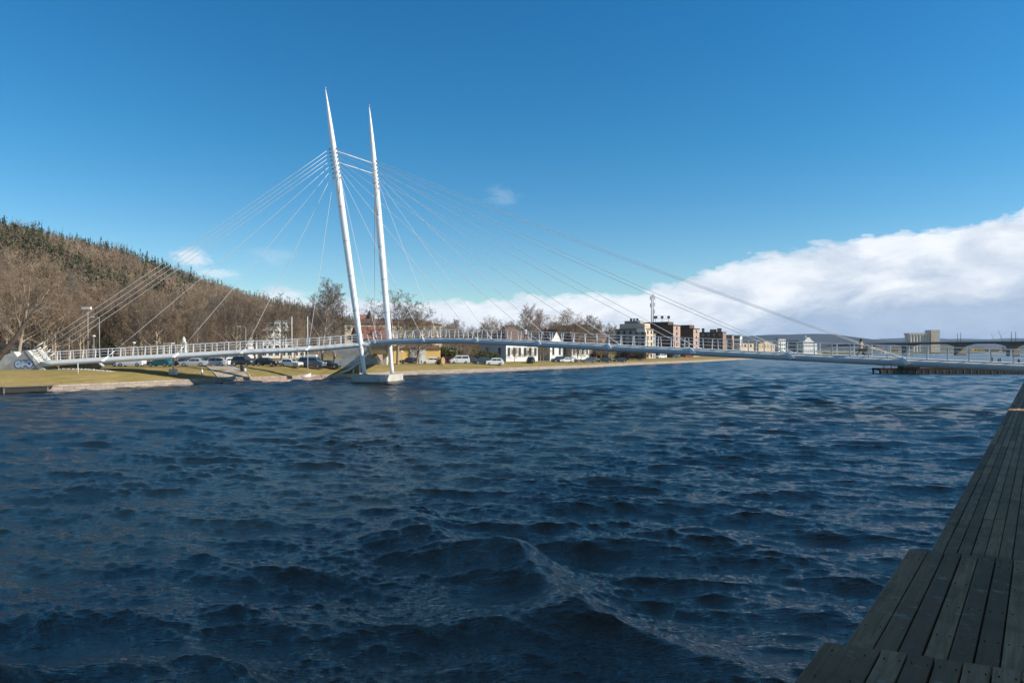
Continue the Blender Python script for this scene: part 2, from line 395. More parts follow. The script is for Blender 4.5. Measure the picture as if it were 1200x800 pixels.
wo = mesh_np('river_water', Vw, Fw, m, smooth=True); tag(wo, kind='structure')

# ------------------------------------------------------------------ hill with its woodland
ridge = [(-500,215,330,-14),(-300,225,370,-14),(-150,238,410,-13),(0,258,470,-13),(50,268,500,-13),(100,283,540,-13),(150,299,580,-13),(200,314,625,-13),(250,329,675,-13),(300,344,735,-13),(350,357,800,-12),(400,370,880,-12),(450,380,980,-11),(520,389,1150,-10),(620,396,1450,-10),(760,400,1900,-9)]
foot = [(-500,150),(-300,170),(-150,190),(0,215),(50,225),(100,238),(150,252),(200,270),(250,292),(300,320),(350,355),(400,400),(450,470),(520,600),(620,850),(760,1300)]
def hash2(a, b_): 
    v_ = np.sin(a*127.1+b_*311.7)*43758.5453; return v_-np.floor(v_)
def vnoise(x, y):
    xi, yi = np.floor(x), np.floor(y); xf, yf = x-xi, y-yi; u = xf*xf*(3-2*xf); v_ = yf*yf*(3-2*yf)
    return (hash2(xi,yi)*(1-u)+hash2(xi+1,yi)*u)*(1-v_)+(hash2(xi,yi+1)*(1-u)+hash2(xi+1,yi+1)*u)*v_
RP = np.array([(X(p,Y), Y, Z(y,Y)+dz_-1.5) for p,y,Y,dz_ in ridge]); FP = np.array([(X(p,Y), Y, 1.4) for p,Y in foot])
us = np.linspace(0, len(ridge)-1, 150); vsn = np.linspace(0, 1.6, 70)
def hill_pt(u, v_):
    i = np.clip(np.floor(u).astype(int), 0, len(ridge)-2); f = (u-i)[...,None]
    rp = RP[i]*(1-f)+RP[i+1]*f; fp = FP[i]*(1-f)+FP[i+1]*f
    vv = v_[...,None]; xy = fp[...,:2]+(rp[...,:2]-fp[...,:2])*vv
    vc = np.clip(v_, 0, 1); sh = np.where(v_ <= 1, np.sin(vc*math.pi/2)**1.15, 1-.9*(v_-1))
    z = fp[...,2]+(rp[...,2]-fp[...,2])*sh
    z = z+(vnoise(xy[...,0]*.03, xy[...,1]*.03)-.5)*9*np.clip(v_*3,0,1)*np.clip((1.05-v_)*3,.15,1)
    return np.stack([xy[...,0], xy[...,1], z], -1)
U, VV = np.meshgrid(us, vsn, indexing='ij')
P = hill_pt(U, VV); nu, nv = U.shape; ii = np.arange(nu-1)[:,None]*nv+np.arange(nv-1)[None,:]
M['hill'] = mat('hill_soil', (.17,.125,.08), .95, .3, .03, .3, .3, col2=(.11,.095,.05))
ho = mesh_np('hill', P.reshape(-1,3), np.stack([ii, ii+1, ii+1+nv, ii+nv], -1).reshape(-1,4), M['hill'], smooth=True); tag(ho, kind='structure')
def blades(n, kind, r):
    """one wood tree: list of quads (4x3)"""
    Q = []
    if kind == 'bare':
        H = r.uniform(8, 12.5); Rr = r.uniform(3.0, 4.6)
        Q.append([(-.14,0,0),(.14,0,0),(.08,0,H*.8),(-.08,0,H*.8)]); Q.append([(0,-.14,0),(0,.14,0),(0,.08,H*.8),(0,-.08,H*.8)])
        for _ in range(n):
            a = r.uniform(0, 2*math.pi); hh = r.uniform(.25, 1)**.8; rr = Rr*math.sqrt(max(.02, 1-((hh-.62)/.42)**2))*r.uniform(.1, 1)
            z0 = H*hh*.93; p0 = np.array((math.cos(a)*rr*.6, math.sin(a)*rr*.6, z0-.5)); p1 = np.array((math.cos(a)*rr+r.normal(0,.6), math.sin(a)*rr+r.normal(0,.6), z0+r.uniform(-.3,.8)))
            w_ = r.uniform(.04,.12); sd_ = np.array((math.cos(a*7+1), math.sin(a*7+1), .2))*w_
            Q.append([p0-sd_, p0+sd_, p1+sd_*.4, p1-sd_*.4])
    else:
        H = r.uniform(6.5, 13); Rr = r.uniform(1.6, 2.7)
        for _ in range(n):
            a = r.uniform(0, 2*math.pi); hh = r.uniform(.1, 1); rr = Rr*(1.02-hh)*r.uniform(.7,1.15)+.12
            p0 = np.array((0, 0, H*hh+.35)); p1 = np.array((math.cos(a)*rr, math.sin(a)*rr, H*hh-.35*rr))
            w_ = .22+rr*.28; sd_ = np.array((-math.sin(a), math.cos(a), 0))*w_
            Q.append([p0-sd_*.15, p0+sd_*.15, p1+sd_, p1-sd_])
    return np.array(Q)
def forest(name, pts, kinds, mats, nb, seed):
    r = np.random.default_rng(seed); lib = {k: [blades(nb[k], k, r) for _ in range(7)] for k in nb}
    VA, MI = [], []
    keys = list(nb)
    for p, k in zip(pts, kinds):
        kk = keys[k]; q = lib[kk][r.integers(7)]; a = r.uniform(0, 6.28); s_ = r.uniform(.75, 1.2); ca, sa = math.cos(a)*s_, math.sin(a)*s_
        x = q[...,0]*ca-q[...,1]*sa+p[0]; y = q[...,0]*sa+q[...,1]*ca+p[1]; z = q[...,2]*s_*r.uniform(.85,1.15)+p[2]-.4
        VA.append(np.stack([x,y,z],-1)); 
        mi = np.full(len(q), {0: r.integers(3), 1: 3}[k]); MI.append(mi)
    VA = np.concatenate(VA).reshape(-1,3); F = np.arange(len(VA)).reshape(-1,4)
    return mesh_np(name, VA, F, mats, mi=np.concatenate(MI))
M['wood_a'] = mat('bare_wood_brown', (.28,.19,.125), 1, .3, .02); M['wood_b'] = mat('bare_wood_grey', (.23,.175,.13), 1, .3, .02); M['wood_c'] = mat('bare_wood_ochre', (.29,.22,.145), 1, .3, .02)
uu = rng.uniform(1.2, len(ridge)-2.2, 11000); vv = rng.uniform(0, 1.03, 11000)**.85
# thin out where columns are long: accept by local area
P = hill_pt(uu, vv)
con = ((vnoise(P[:,0]*.02+9, P[:,1]*.02)*.75+vv*.58+rng.normal(0,.10,len(uu))) > .925).astype(int)
order = np.argsort(P[:,1]); 
fo = forest('hillside_woodland', P, con, [M['wood_a'], M['wood_b'], M['wood_c'], M['conifer']], {'bare': 58, 'conifer': 34}, 3)
tag(fo, 'brown leafless forest with dark conifers covering the hillside', 'woodland', kind='stuff')

# far ridges, distance haze put into their blue forest colours
def far_hill(name, prof_, Y, depth, col):
    V = []; rows = [(-1,0),(-.55,.55),(-.15,.95),(0,1),(1,.3)]
    xs = np.linspace(prof_[0][0], prof_[-1][0], 130); ys = np.interp(xs, [p[0] for p in prof_], [p[1] for p in prof_])
    for x, y in zip(xs, ys):
        for dd, k in rows:
            zt = Z(y+ .35*math.sin(x*.11)+.3*math.sin(x*.043+2), Y); V.append((X(x, Y), Y+dd*depth, zt*k+(0 if k in (0,) else random.uniform(-2,2)*0)))
    K = len(rows); F = [(i*K+j, (i+1)*K+j, (i+1)*K+j+1, i*K+j+1) for i in range(len(xs)-1) for j in range(K-1)]
    tag(mesh_np(name, V, F, mat(name+'_hazed_forest', col, .95, .35, .002), smooth=True), kind='structure')
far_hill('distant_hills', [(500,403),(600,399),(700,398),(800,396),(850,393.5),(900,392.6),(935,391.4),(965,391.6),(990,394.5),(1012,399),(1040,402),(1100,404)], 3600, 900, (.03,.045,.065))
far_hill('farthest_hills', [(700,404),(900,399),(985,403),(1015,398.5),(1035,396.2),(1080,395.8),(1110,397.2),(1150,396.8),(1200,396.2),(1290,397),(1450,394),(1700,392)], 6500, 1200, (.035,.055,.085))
# ------------------------------------------------------------------ the footbridge
J = np.array((-21.4, 109.6))
BR = empty('cable_stayed_footbridge', (J[0], J[1], 0), 0, 'white cable-stayed footbridge with twin leaning needle pylons crossing the river', 'bridge')
BR.location = (0,0,0)
A_main = dict(u=np.array((.835,-.551)), z=[(-1,6.70),(8,6.88),(16.6,6.92),(31.2,6.30),(43.6,5.66),(58.1,4.97),(68.6,4.49),(76.3,4.14),(83,3.87),(112,2.75)], L=112)
A_left = dict(u=np.array((-.976,-.217)), z=[(-1,6.70),(4,6.25),(10.7,5.62),(20,5.2),(29.5,4.6),(39,4.08),(48.6,3.45)], L=48.6)
A_far = dict(u=np.array((-.186,.9825)), z=[(-1,6.70),(4,6.35),(10.7,5.9),(20,5.5),(29.5,5.1),(39,4.7),(46,4.4)], L=40)
HW = 1.75
def arm_pt(A, t, off, dz=0):
    u = A['u']; nrm = np.array((u[1], -u[0]))
    zt = [q[0] for q in A['z']]; zz = [q[1] for q in A['z']]
    # smooth by averaging
    z = np.mean([np.interp(t+k, zt, zz) for k in (-3,-1.5,0,1.5,3)])
    p = J+u*t+nrm*off; return Vector((p[0], p[1], z+dz))
# nrm for main = (-.551,-.835): towards camera.  left: (-.217,.976): away from camera -> near side is -off.  far: (.98,.186) right side
TR = .36
arms = [(A_main, 0, 112), (A_left, 1.0, 48.6), (A_far, 1.0, 45)]
def deck_mb(A, t0, t1):
    g = MB(); ts = np.arange(t0, t1+.01, 2.0); sec_ = [(-HW,.02),(-HW,.12),(HW,.12),(HW,.02),(HW-.35,-.28),(-HW+.35,-.28)]
    rows = [[tuple(arm_pt(A, t_, o, dz_)) for o, dz_ in sec_] for t_ in ts]; K = 6
    vs = [p for r_ in rows for p in r_]
    fs = [(i*K+j, i*K+(j+1)%K, (i+1)*K+(j+1)%K, (i+1)*K+j) for i in range(len(ts)-1) for j in range(K)]+[tuple(range(K)), tuple((len(ts)-1)*K+j for j in range(K))]
    g.hull(vs, fs); return g
posts = []
for ai, (A, t0, t1) in enumerate(arms):
    deck_mb(A, t0, t1).build('deck', M['deck'], BR)
    for sgn in (1, -1):
        g = MB(); ts = np.arange(t0 if ai else -1.5, t1+.01, 1.5)
        g.tube([arm_pt(A, t_, sgn*HW, -TR) for t_ in ts], TR, 14)
        g.build('girder_tube', M['blue_steel'], BR)
        for nm, hgt_, rr in (('handrail', 1.22, .030), ('middle_rail', .84, .018), ('lower_rail', .42, .013)):
            g = MB(); tt = np.arange(t0+(1.5 if ai else .5), t1+.01, 1.7)
            out = .10+.12*hgt_/1.2
            g.tube([arm_pt(A, t_, sgn*(HW-.12+out), .12+hgt_) for t_ in tt], rr, 5, cap=False); g.build(nm, M['white_steel'], BR)
        tt = np.arange(t0+(1.5 if ai else .5), t1+.01, 1.7)
        for t_ in tt: posts.append((A, t_, sgn))
def post_geo(A, t_, sgn):
    g = MB(); a = arm_pt(A, t_, sgn*(HW-.12), .10); b_ = arm_pt(A, t_, sgn*(HW-.12+.22), .12+1.20)
    e = Vector((A['u'][0], A['u'][1], 0)); n_ = Vector((A['u'][1], -A['u'][0], 0))*.035
    wv = e*.058
    g.hull([a-wv-n_, a+wv-n_, a+wv+n_, a-wv+n_, b_-wv*.8-n_*.7, b_+wv*.8-n_*.7, b_+wv*.8+n_*.7, b_-wv*.8+n_*.7],
           [(0,1,2,3),(4,5,6,7),(0,1,5,4),(1,2,6,5),(2,3,7,6),(3,0,4,7)])
    return g
def side_near(A, sgn):   # the side turned to the river's near bank
    return (A is A_main and sgn == 1) or (A is A_left and sgn == -1)
near = [p for p in posts if side_near(p[0], p[2]) and (p[0] is not A_main or p[1] < 88)]
nid = {id(p) for p in near}; rest = [p for p in posts if id(p) not in nid]
rest.sort(key=lambda p: (p[0] is not A_main, not (25 < p[1] < 86), -p[1]))
own = near+rest[:max(0, 100-len(near))]; rest = rest[max(0, 100-len(near)):]
for A, t_, sgn in own: post_geo(A, t_, sgn).build('railing_post', M['white_steel'], BR)
g = MB()
for A, t_, sgn in rest:
    q = post_geo(A, t_, sgn); b0 = len(g.v); g.v += q.v; g.f += [tuple(b0+i for i in f) for f in q.f]; g.m += q.m; g.sm += q.sm
tag(g.build('railing_posts', M['white_steel'], BR), kind='stuff')

# pylons
pyl = [((-23.1,107.0,1.30), (-29.9,109.4,47.0)), ((-19.7,112.2,1.30), (-24.6,117.6,47.1))]
PV = []
for bi, (b0, t0) in enumerate(pyl):
    b0, t0 = Vector(b0), Vector(t0); PV.append((b0, t0)); g = MB()
    fr = [0,.02,.06,.15,.3,.45,.6,.72,.8,.87,.93,.98,1.0]; rr = [.30,.31,.34,.42,.50,.54,.54,.50,.44,.35,.24,.11,.05]
    g.tube([b0.lerp(t0, f) for f in fr], rr, 24)
    py = g.build('pylon', M['white_steel'], BR)
    ax = (t0-b0).normalized()
    for f in (.10,.22,.34,.46,.58,.70):
        r_ = float(np.interp(f, fr, rr)); g = MB(); c = b0.lerp(t0, f); g.tube([c-ax*.05, c+ax*.05], r_+.007, 24, cap=False); g.build('weld_seam', M['grey_metal'], py)
    g = MB(); g.tube([t0-ax*.1, t0+ax*.12, t0+ax*.25], [.05,.14,.15], 10); g.build('finial', M['grey_metal'], py)
    g = MB(); g.tube([b0-ax*.05, b0+ax*.12], [.5,.45], 20); g.build('base_collar', M['grey_metal'], py)
for f0 in (.782, .742):
    g = MB(); a = PV[0][0].lerp(PV[0][1], f0); b_ = PV[1][0].lerp(PV[1][1], f0-.004); g.tube([a, b_], .065, 8); g.build('cross_strut', M['white_steel'], BR)
# stays
def stay(a, b_, r=.030):
    g = MB(); sag = (b_-a).length*.006
    g.tube([a.lerp(b_, k/8)-Vector((0,0,sag*4*(k/8)*(1-k/8))) for k in range(9)], r, 6); g.build('stay_cable', M['cable'], BR)
    d = (b_-a).normalized(); g = MB(); g.tube([b_-d*1.5, b_], .055, 8); g.build('cable_socket', M['white_steel'], BR)
def bracket(A, t_, sgn):
    g = MB(); p = arm_pt(A, t_, sgn*(HW+.10), -.15); u = Vector((A['u'][0], A['u'][1], 0)); n_ = Vector((A['u'][1], -A['u'][0], 0))*sgn
    d = 1 if A is not None else 1
    g.slab([p-u*.45+Vector((0,0,.30)), p-u*.15+Vector((0,0,.38)), p+u*.40+n_*.30-Vector((0,0,.30)), p+u*.15+n_*.30-Vector((0,0,.42))], n_*.14)
    g.slab([p-u*.10+Vector((0,0,.22)), p+u*.05+Vector((0,0,.26)), p+u*.55+n_*.30-Vector((0,0,.30)), p+u*.42+n_*.30-Vector((0,0,.38))], n_*.14)
    g.build('stay_bracket', M['white_steel'], BR)
tm = [1.0,11.0,20.9,31.2,41.4,51.9,62.7,73.4]
tl = [10.7,20.1,29.5,39.0]
def lug(p, out):
    g = MB(); g.slab([p-out*.35+Vector((0,0,.22)), p+out*.25+Vector((0,0,.05)), p+out*.25-Vector((0,0,.08)), p-out*.35-Vector((0,0,.28))], Vector((-out.y, out.x, 0)).normalized()*.09)
    g.build('anchor_lug', M['grey_metal'], BR)
for pi, sgn in ((0, 1), (1, -1)):
    b0, t0 = PV[pi]
    for i, t_ in enumerate(tm):
        f0 = .684+.102*(i/7)
        u = Vector((.835,-.551,0)); a = b0.lerp(t0, f0)+u*.5
        b_ = arm_pt(A_main, t_, sgn*(HW+.1), -.05)
        if i == 0: b_ = arm_pt(A_main, 1.5, sgn*(HW+.1), -.05)
        stay(a+u*.2, b_); bracket(A_main, t_ , sgn); lug(a, u)
    A = A_left if pi == 0 else A_far; u = Vector((A['u'][0], A['u'][1], 0)); sg2 = -1 if pi == 0 else 1
    for i, t_ in enumerate(tl):
        f0 = .684+.046*(i/3); a = b0.lerp(t0, f0)+u*.5
        stay(a+u*.15, arm_pt(A, t_, sg2*(HW+.1) if pi == 0 else -1*(HW+.1)*-1, -.05)); lug(a, u); bracket(A, t_, sg2)
    for i in range(4):
        f0 = .785-.04*(i/3); a = b0.lerp(t0, f0)+u*.5
        if pi == 0: e = Vector((X(43+i*4.6-2, 99.5), 99.2, Z(408.5+i*4.2, 99.5)))
        else: e = Vector((-31.5+.2*i, 157-1.1*i, 6.6-.7*i))
        stay(a+u*.15, e); lug(a, u)
# pier in the river
g = MB(); g.prism([(-25.3,107.4),(-24.3,105.7),(-20.4,104.9),(-18.4,108.8),(-18.0,113.4),(-20.4,114.6),(-24.4,111.4)], -1.6, 1.30, taper=.97)
g.build('pier', mat('pier_concrete', (.46,.43,.38), .9, .14, .5, .35, 5, dirt=((.22,.20,.17), .7, .6)), BR)
g = MB(); g.prism([(-25.45,107.45),(-24.4,105.55),(-20.35,104.75),(-18.25,108.8),(-17.85,113.5),(-20.4,114.8),(-24.5,111.5)], -.6, .28)
g.build('waterline_band', mat('wet_algae_concrete', (.10,.095,.08), .6, .2, 1), BR)
# left anchorage: a concrete wedge
Yc = 97.6
def pv(px, py, Y): return Vector((X(px, Y), Y, Z(py, Y)))
g = MB(); gzb = 1.2
a0, a1, a2 = pv(-12, 439.5, Yc), pv(29.5, 411.5, Yc), pv(53, 439.5, Yc)
a0.z = a2.z = gzb
lean = Vector((.0,.0,0)); back = Vector((-.4, 3.6, 0))
g.slab([a0, a1, a2], back)
AN = g.build('anchorage_wall', M['concrete'], BR)
g = MB(); pale = [a1+Vector((.0,-.05,.05)), a2+Vector((.0,-.05,0)), a2+Vector((1.05,-.05,0)), a1+Vector((.42,-.05,.12))]
g.slab(pale, back+Vector((0,.12,0))); g.build('lit_slope_face', M['concrete_pale'], AN)  # sunlit right face of the wedge put in as a paler slab
g = MB(); g.slab([pv(-40,424,99.9), pv(-2,419,99.9), pv(16,412,99.9), pv(22,420,99.9), pv(0,436,99.9), pv(-40,438,99.9)], (0,1.2,0)); g.build('wing_wall', M['concrete_pale'], AN)
for i in range(5):
    p = a1.lerp(a2, .02+.085*i)+Vector((.5,1.4,.25)); g = MB(); d = Vector((.80,.05,.42)).normalized()
    g.tube([p-d*.3, p+d*.75], .13, 8); g.box(tuple(p-d*.1), (.42,1.7,.17)); g.build('cable_anchor', M['concrete_pale'], AN)
g = MB(); q = [arm_pt(A_left, 46.5, 1.9, -.5), arm_pt(A_left, 41.5, 1.9, -.6), arm_pt(A_left, 41.0, 1.9, -1.2), arm_pt(A_left, 43.5, 1.9, -2.5), arm_pt(A_left, 46.5, 1.9, -2.8)]
g.slab(q, (-.3, 1.6, 0)); g.build('abutment', M['concrete_pale'], BR)
# painted lettering on the anchorage wall, read as G P O in round bubble letters
M['g_blue'] = mat('graffiti_blue', (.045,.06,.24), .6); M['g_pale'] = mat('graffiti_pale', (.48,.56,.70), .6, .1, 3)
def px_on_wall(px, py): return Vector((X(px, Yc), Yc, Z(py, Yc)))
def stroke_disc(g, path, r, y, m=0):
    for k in range(len(path)-1):
        a, b_ = path[k], path[k+1]; d = (b_-a); L = d.length
        if L < 1e-4: continue
        d /= L; n_ = Vector((-d.z, 0, d.x))*r; off = y
        pts_ = [a-n_, a+n_]
        for j in range(1, 6):
            an = math.pi*j/6; pts_.append(b_+n_*math.cos(an)+d*r*math.sin(an)) if False else None
        poly = [a-n_, b_-n_]+[b_-n_*math.cos(math.pi*j/6)+d*r*math.sin(math.pi*j/6) for j in range(1,6)]+[b_+n_, a+n_]+[a+n_*math.cos(math.pi*j/6)-d*r*math.sin(math.pi*j/6) for j in range(1,6)]
        g.face([(q_.x, y-.0004*k, q_.z) for q_ in poly], m)
def arc(cx, cy, rx, ry, a0_, a1_, n_=12): return [px_on_wall(cx+rx*math.cos(R(a0_+(a1_-a0_)*k/n_)), cy-ry*math.sin(R(a0_+(a1_-a0_)*k/n_))) for k in range(n_+1)]
letters = {'G': arc(21.6, 426.8, 3.0, 2.9, 55, 340)+[px_on_wall(24.2,427.4), px_on_wall(22.0,427.4)],
           'P': [px_on_wall(26.4,430.0)]+[px_on_wall(26.6,423.9)]+arc(28.4, 425.2, 2.0, 1.7, 100, -110),
           'O': arc(34.3, 426.2, 2.5, 2.9, 0, 360, 16)}
for ch, path in letters.items():
    gb, gp = MB(), MB(); stroke_disc(gb, path, .27, Yc-.006); stroke_disc(gp, path, .165, Yc-.022)
    q = gb.build('graffiti_letter', M['g_blue'], AN, fix=False); q2 = gp.build('graffiti_fill', M['g_pale'], q, fix=False)
# far anchorage beside the park, seen under the deck
g = MB(); Yf = 150
g.slab([pv(384,408.5,Yf), pv(433,406.8,Yf), pv(447,430.5,Yf), pv(419,430.5,Yf)], (-.6,3.5,0)); AF = g.build('anchorage_wall', M['concrete'], BR)
g = MB(); g.slab([pv(433,406.6,Yf-.05), pv(436,406.6,Yf-.05), pv(451,430.5,Yf-.05), pv(447,430.5,Yf-.05)], (-.6,3.4,0)); g.build('lit_slope_face', M['concrete_pale'], AF)  # far wedge's sunlit slope, likewise given a paler colour
for i in range(4):
    g = MB(); p = pv(435+i*3, 408+i*5, Yf-.5); g.box(tuple(p), (.45,1.2,.3)); g.build('cable_anchor', M['white_steel'], AF)
g = MB(); g.box((X(451.5,151), 151, 3.9), (.9,1.6,5.4)); tag(g.build('concrete_pillar', M['concrete_pale']), 'tall pale concrete pillar standing just left of the right pylon foot', 'pillar')
# rising riverside ramp on posts by the pylons, with its parapet
RW = empty('riverside_ramp', (-33,124,.3), 0, 'sloping concrete ramp on short posts rising from the water to the bridge', 'ramp'); RW.location = (0,0,0)
g = MB(); p0, p1, p2 = pv(379,443.2,124.0), pv(408,433,126), pv(426,421,128)
for a, b_ in ((p0,p1),(p1,p2)): g.slab([a, b_, b_+Vector((0,0,-.30)), a+Vector((0,0,-.30))], (-1.0,2.6,0))
g.build('ramp_slab', M['concrete'], RW)
for px_, py_ in ((414,431),(421.5,427)):
    g = MB(); p = pv(px_, py_, 127.5); g.tube([(p.x,p.y,-1.2),(p.x,p.y,p.z-.1)], .16, 8); g.build('post', M['concrete_pale'], RW)
g = MB(); g.slab([pv(391.8,420.3,130), pv(423,420.3,130), pv(423,424,130), pv(404,431,130), pv(391.8,431,130)], (0,.4,0)); tag(g.build('parapet_wall', M['concrete_pale']), 'pale concrete parapet wall left of the near pylon above the grass', 'wall')
# ------------------------------------------------------------------ boardwalk at the camera's feet
dv = np.array((.6126,.7904)); rv = np.array((.7904,-.6126)); ev = np.array((.92,-.392))   # run of boards, across, step edge
m = bpy.data.materials.new('weathered_boards'); m.use_nodes = True; t = NT(m.node_tree); b = m.node_tree.nodes['Principled BSDF']
tcn = t.n('ShaderNodeTexCoord'); mp = t.n('ShaderNodeMapping'); mp.inputs['Rotation'].default_value = (0,0,math.atan2(dv[0],dv[1])); t.link(tcn.outputs['Object'], mp.inputs[0])
mp2 = t.n('ShaderNodeMapping'); mp2.inputs['Scale'].default_value = (26,1.4,5); t.link(mp.outputs[0], mp2.inputs[0])
geo = t.n('ShaderNodeNewGeometry')
grain = t.noise(mp2.outputs[0], 1.5, 6, .65, .5)
c = t.mix(t.ramp(grain, [(.3,0),(.7,1)]), (.31,.17,.085), (.62,.38,.21))
c = t.mix(t.ramp(geo.outputs['Random Per Island'], [(0,0),(.35,.1),(1,.9)]), c, (.20,.115,.065))
c = t.mix(t.ramp(t.noise(tcn.outputs['Object'], 1.3, 6, .65), [(.48,0),(.68,.7)]), c, (.14,.08,.045))
c = t.mix(t.ramp(t.noise(tcn.outputs['Object'], 7, 4, .6), [(.60,0),(.70,.5)]), c, (.50,.42,.34))
t.link(c, b.inputs['Base Color']); b.inputs['Roughness'].default_value = .8; b.inputs['Specular IOR Level'].default_value = .3
bnn = t.n('ShaderNodeBump'); bnn.inputs['Strength'].default_value = .6; bnn.inputs['Distance'].default_value = .008
t.link(t.math('ADD', grain, t.math('MULTIPLY', t.noise(tcn.outputs['Object'], 18, 4, .6), .5)), bnn.inputs['Height']); t.link(bnn.outputs[0], b.inputs['Normal'])
M['boards'] = m; M['fascia'] = mat('dark_timber', (.06,.048,.038), .9, .25, 3, .3)
M['screw'] = mat('screw', (.03,.028,.026), .5, metal=.6)
BW = empty('boardwalk', (1.5,3,3), 0, 'stepped waterfront boardwalk of weathered grey brown planks in shade', 'boardwalk'); BW.location = (0,0,0)
EDGE = -.94
def line_hit(a, Yref_pt, e):    # point on the line {rv*a + dv*t} that crosses the step edge through Yref_pt along e
    # rv*a + dv*t = P + e*s
    Amat = np.array([[dv[0], -e[0]],[dv[1], -e[1]]]); rhs = np.array(Yref_pt)-rv*a
    t_, s_ = np.linalg.solve(Amat, rhs); return t_
E1 = np.array((X(976,3.74), 3.74)); E2 = np.array((X(1065,6.15), 6.15))
levels = [(EYE-1.60, None, E1, .0, .12), (EYE-1.79, E1, E2, .0, .122), (EYE-2.17, E2, None, -.0, .118)]
brnd = random.Random(3)
for li, (zt, start, stop, eo, bw) in enumerate(levels):
    g = MB(); scr = MB(); a = EDGE+eo; first = True
    while a < 6.5:
        wd = (.27 if li == 0 and first else (.15 if first and li == 1 else bw))*1.0; first = False
        for part in range(1):
            t0_ = -3.0 if start is None else None; ts = []
            for aa in (a, a+wd-.008):
                s0 = -3.0 if start is None else line_hit(aa, start, ev)-.25
                s1 = 70.0 if stop is None else line_hit(aa, stop, ev)
                ts.append((s0, s1))
            # boards in lengths with butt joints
            cuts = [0.0, 1.0]
            L = ts[0][1]-ts[0][0]
            if L > 5:
                cuts = [0]; pos = brnd.uniform(2, 5)
                while pos < L-1: cuts.append(pos/L); pos += 4.8
                cuts.append(1)
            for c0, c1 in zip(cuts, cuts[1:]):
                dzb = brnd.uniform(-.004,.004); off = brnd.uniform(-.012,.012) if stop is not None else 0
                P4 = []
                for (s0, s1), aa in zip(ts, (a, a+wd-.008)):
                    q0 = s0+(s1-s0)*c0+(.0015 if c0 > 0 else 0); q1 = s0+(s1-s0)*c1-(.0015 if c1 < 1 else 0)+off
                    P4.append((rv*aa+dv*q0, rv*aa+dv*q1))
                tilt = brnd.uniform(-.002,.002); bv = .004
                (l0, l1), (r0, r1) = P4
                A0, A1, B1, B0 = l0, l1, r1, r0
                z_ = zt+dzb
                inn = rv*bv
                top = [(*(A0+inn), z_), (*(A1+inn), z_), (*(B1-inn), z_+tilt), (*(B0-inn), z_+tilt)]
                mid = [(*A0, z_-bv), (*A1, z_-bv), (*B1, z_-bv), (*B0, z_-bv)]
                bot = [(*A0, z_-.035), (*A1, z_-.035), (*B1, z_-.035), (*B0, z_-.035)]
                g.hull(top+mid+bot, [(3,2,1,0),(0,1,5,4),(1,2,6,5),(2,3,7,6),(3,0,4,7),(4,5,9,8),(5,6,10,9),(6,7,11,10),(7,4,8,11),(8,9,10,11)])
        a += wd
    dk = g.build('deck_planks', M['boards'], BW)
    # screws in pairs across the joists
    tt = -1.0 if start is None else line_hit(0, start, ev)+.3
    lim = line_hit(0, stop, ev)-.12 if stop is not None else 16
    rows = []
    while tt < lim: rows.append(tt); tt += .6
    if stop is not None: rows.append(lim)
    aa = EDGE
    first = True
    for_b = []
    while aa < 4:
        wd = (.27 if li == 0 and first else (.15 if first and li == 1 else bw)); first = False
        for tr_ in rows:
            for k in (.22,.78):
                al = aa+wd*k; sh = line_hit(al, E2 if stop is None else stop, ev)-line_hit(0, E2 if stop is None else stop, ev)
                p = rv*al+dv*(tr_+sh); scr.lathe([(.0045,.0),(.0045,.0062),(.0,.0062)], (p[0], p[1], zt), 6)
        aa += wd
    scr.build('screw_heads', M['screw'], dk)
    # support frame and fascia
    g = MB(); s0 = -3.0 if start is None else line_hit(EDGE+.04, start, ev)-.2
    s1 = line_hit(EDGE+.04, stop, ev)-.03 if stop is not None else 70
    s0b = -3.0 if start is None else line_hit(6.5, start, ev)-.2
    s1b = line_hit(6.5, stop, ev)-.03 if stop is not None else 70
    poly = [rv*(EDGE+.04)+dv*s0, rv*(EDGE+.04)+dv*s1, rv*6.5+dv*s1b, rv*6.5+dv*s0b]
    g.prism([tuple(p) for p in poly], zt-.24 if li < 2 else 2.4, zt-.037); g.build('bearer_frame', M['fascia'], BW)
g = MB(); pp = [rv*(EDGE+.35)-dv*4, rv*(EDGE+.35)+dv*72, rv*60+dv*72, rv*60-dv*4]
g.prism([tuple(p) for p in pp], -2, 2.4); tag(g.build('quay_promenade', M['concrete']), kind='structure')
# rail-less gap light: two brick waterfront blocks beside the boardwalk cast its shade
def front_block(t0, t1, a0, a1, h, label):
    o = empty('waterfront_building', (0,0,0), 0, label, 'building')
    g = MB(); sk = .53*(a1-a0); pp = [rv*a0+dv*t0, rv*a0+dv*t1, rv*a1+dv*(t1+sk), rv*a1+dv*(t0+sk)]; g.prism([tuple(p) for p in pp], 2.4, h); g.build('wall', M['brick'], o)
    nwin = max(1, int((t1-t0)/3.2)); base = None
    for fl in range(int((h-3)/3.2)):
        for k in range(nwin):
            c_ = rv*(a0-.02)+dv*(t0+(k+.5)*(t1-t0)/nwin)
            if base is None:
                g = MB(); g.box((0,0,0), (1.6,.10,1.5), 0, 0); g.box((0,-.03,0), (1.4,.10,1.3), 0, 1); base = g.build('window', [M['frame'], M['glass']], o); wq = base
            else: wq = base.copy(); COL.objects.link(wq); wq.parent = o
            wq.location = (c_[0], c_[1], 4.3+fl*3.2); wq.rotation_euler = (0,0,math.atan2(dv[1],dv[0])+math.pi)
front_block(-10, 34.3, 6.6, 22, 19, 'brick block standing beside the boardwalk steps, its shade on the planks')
front_block(35.3, 66, 6.6, 22, 19, 'second brick block farther along the boardwalk beyond a narrow gap')

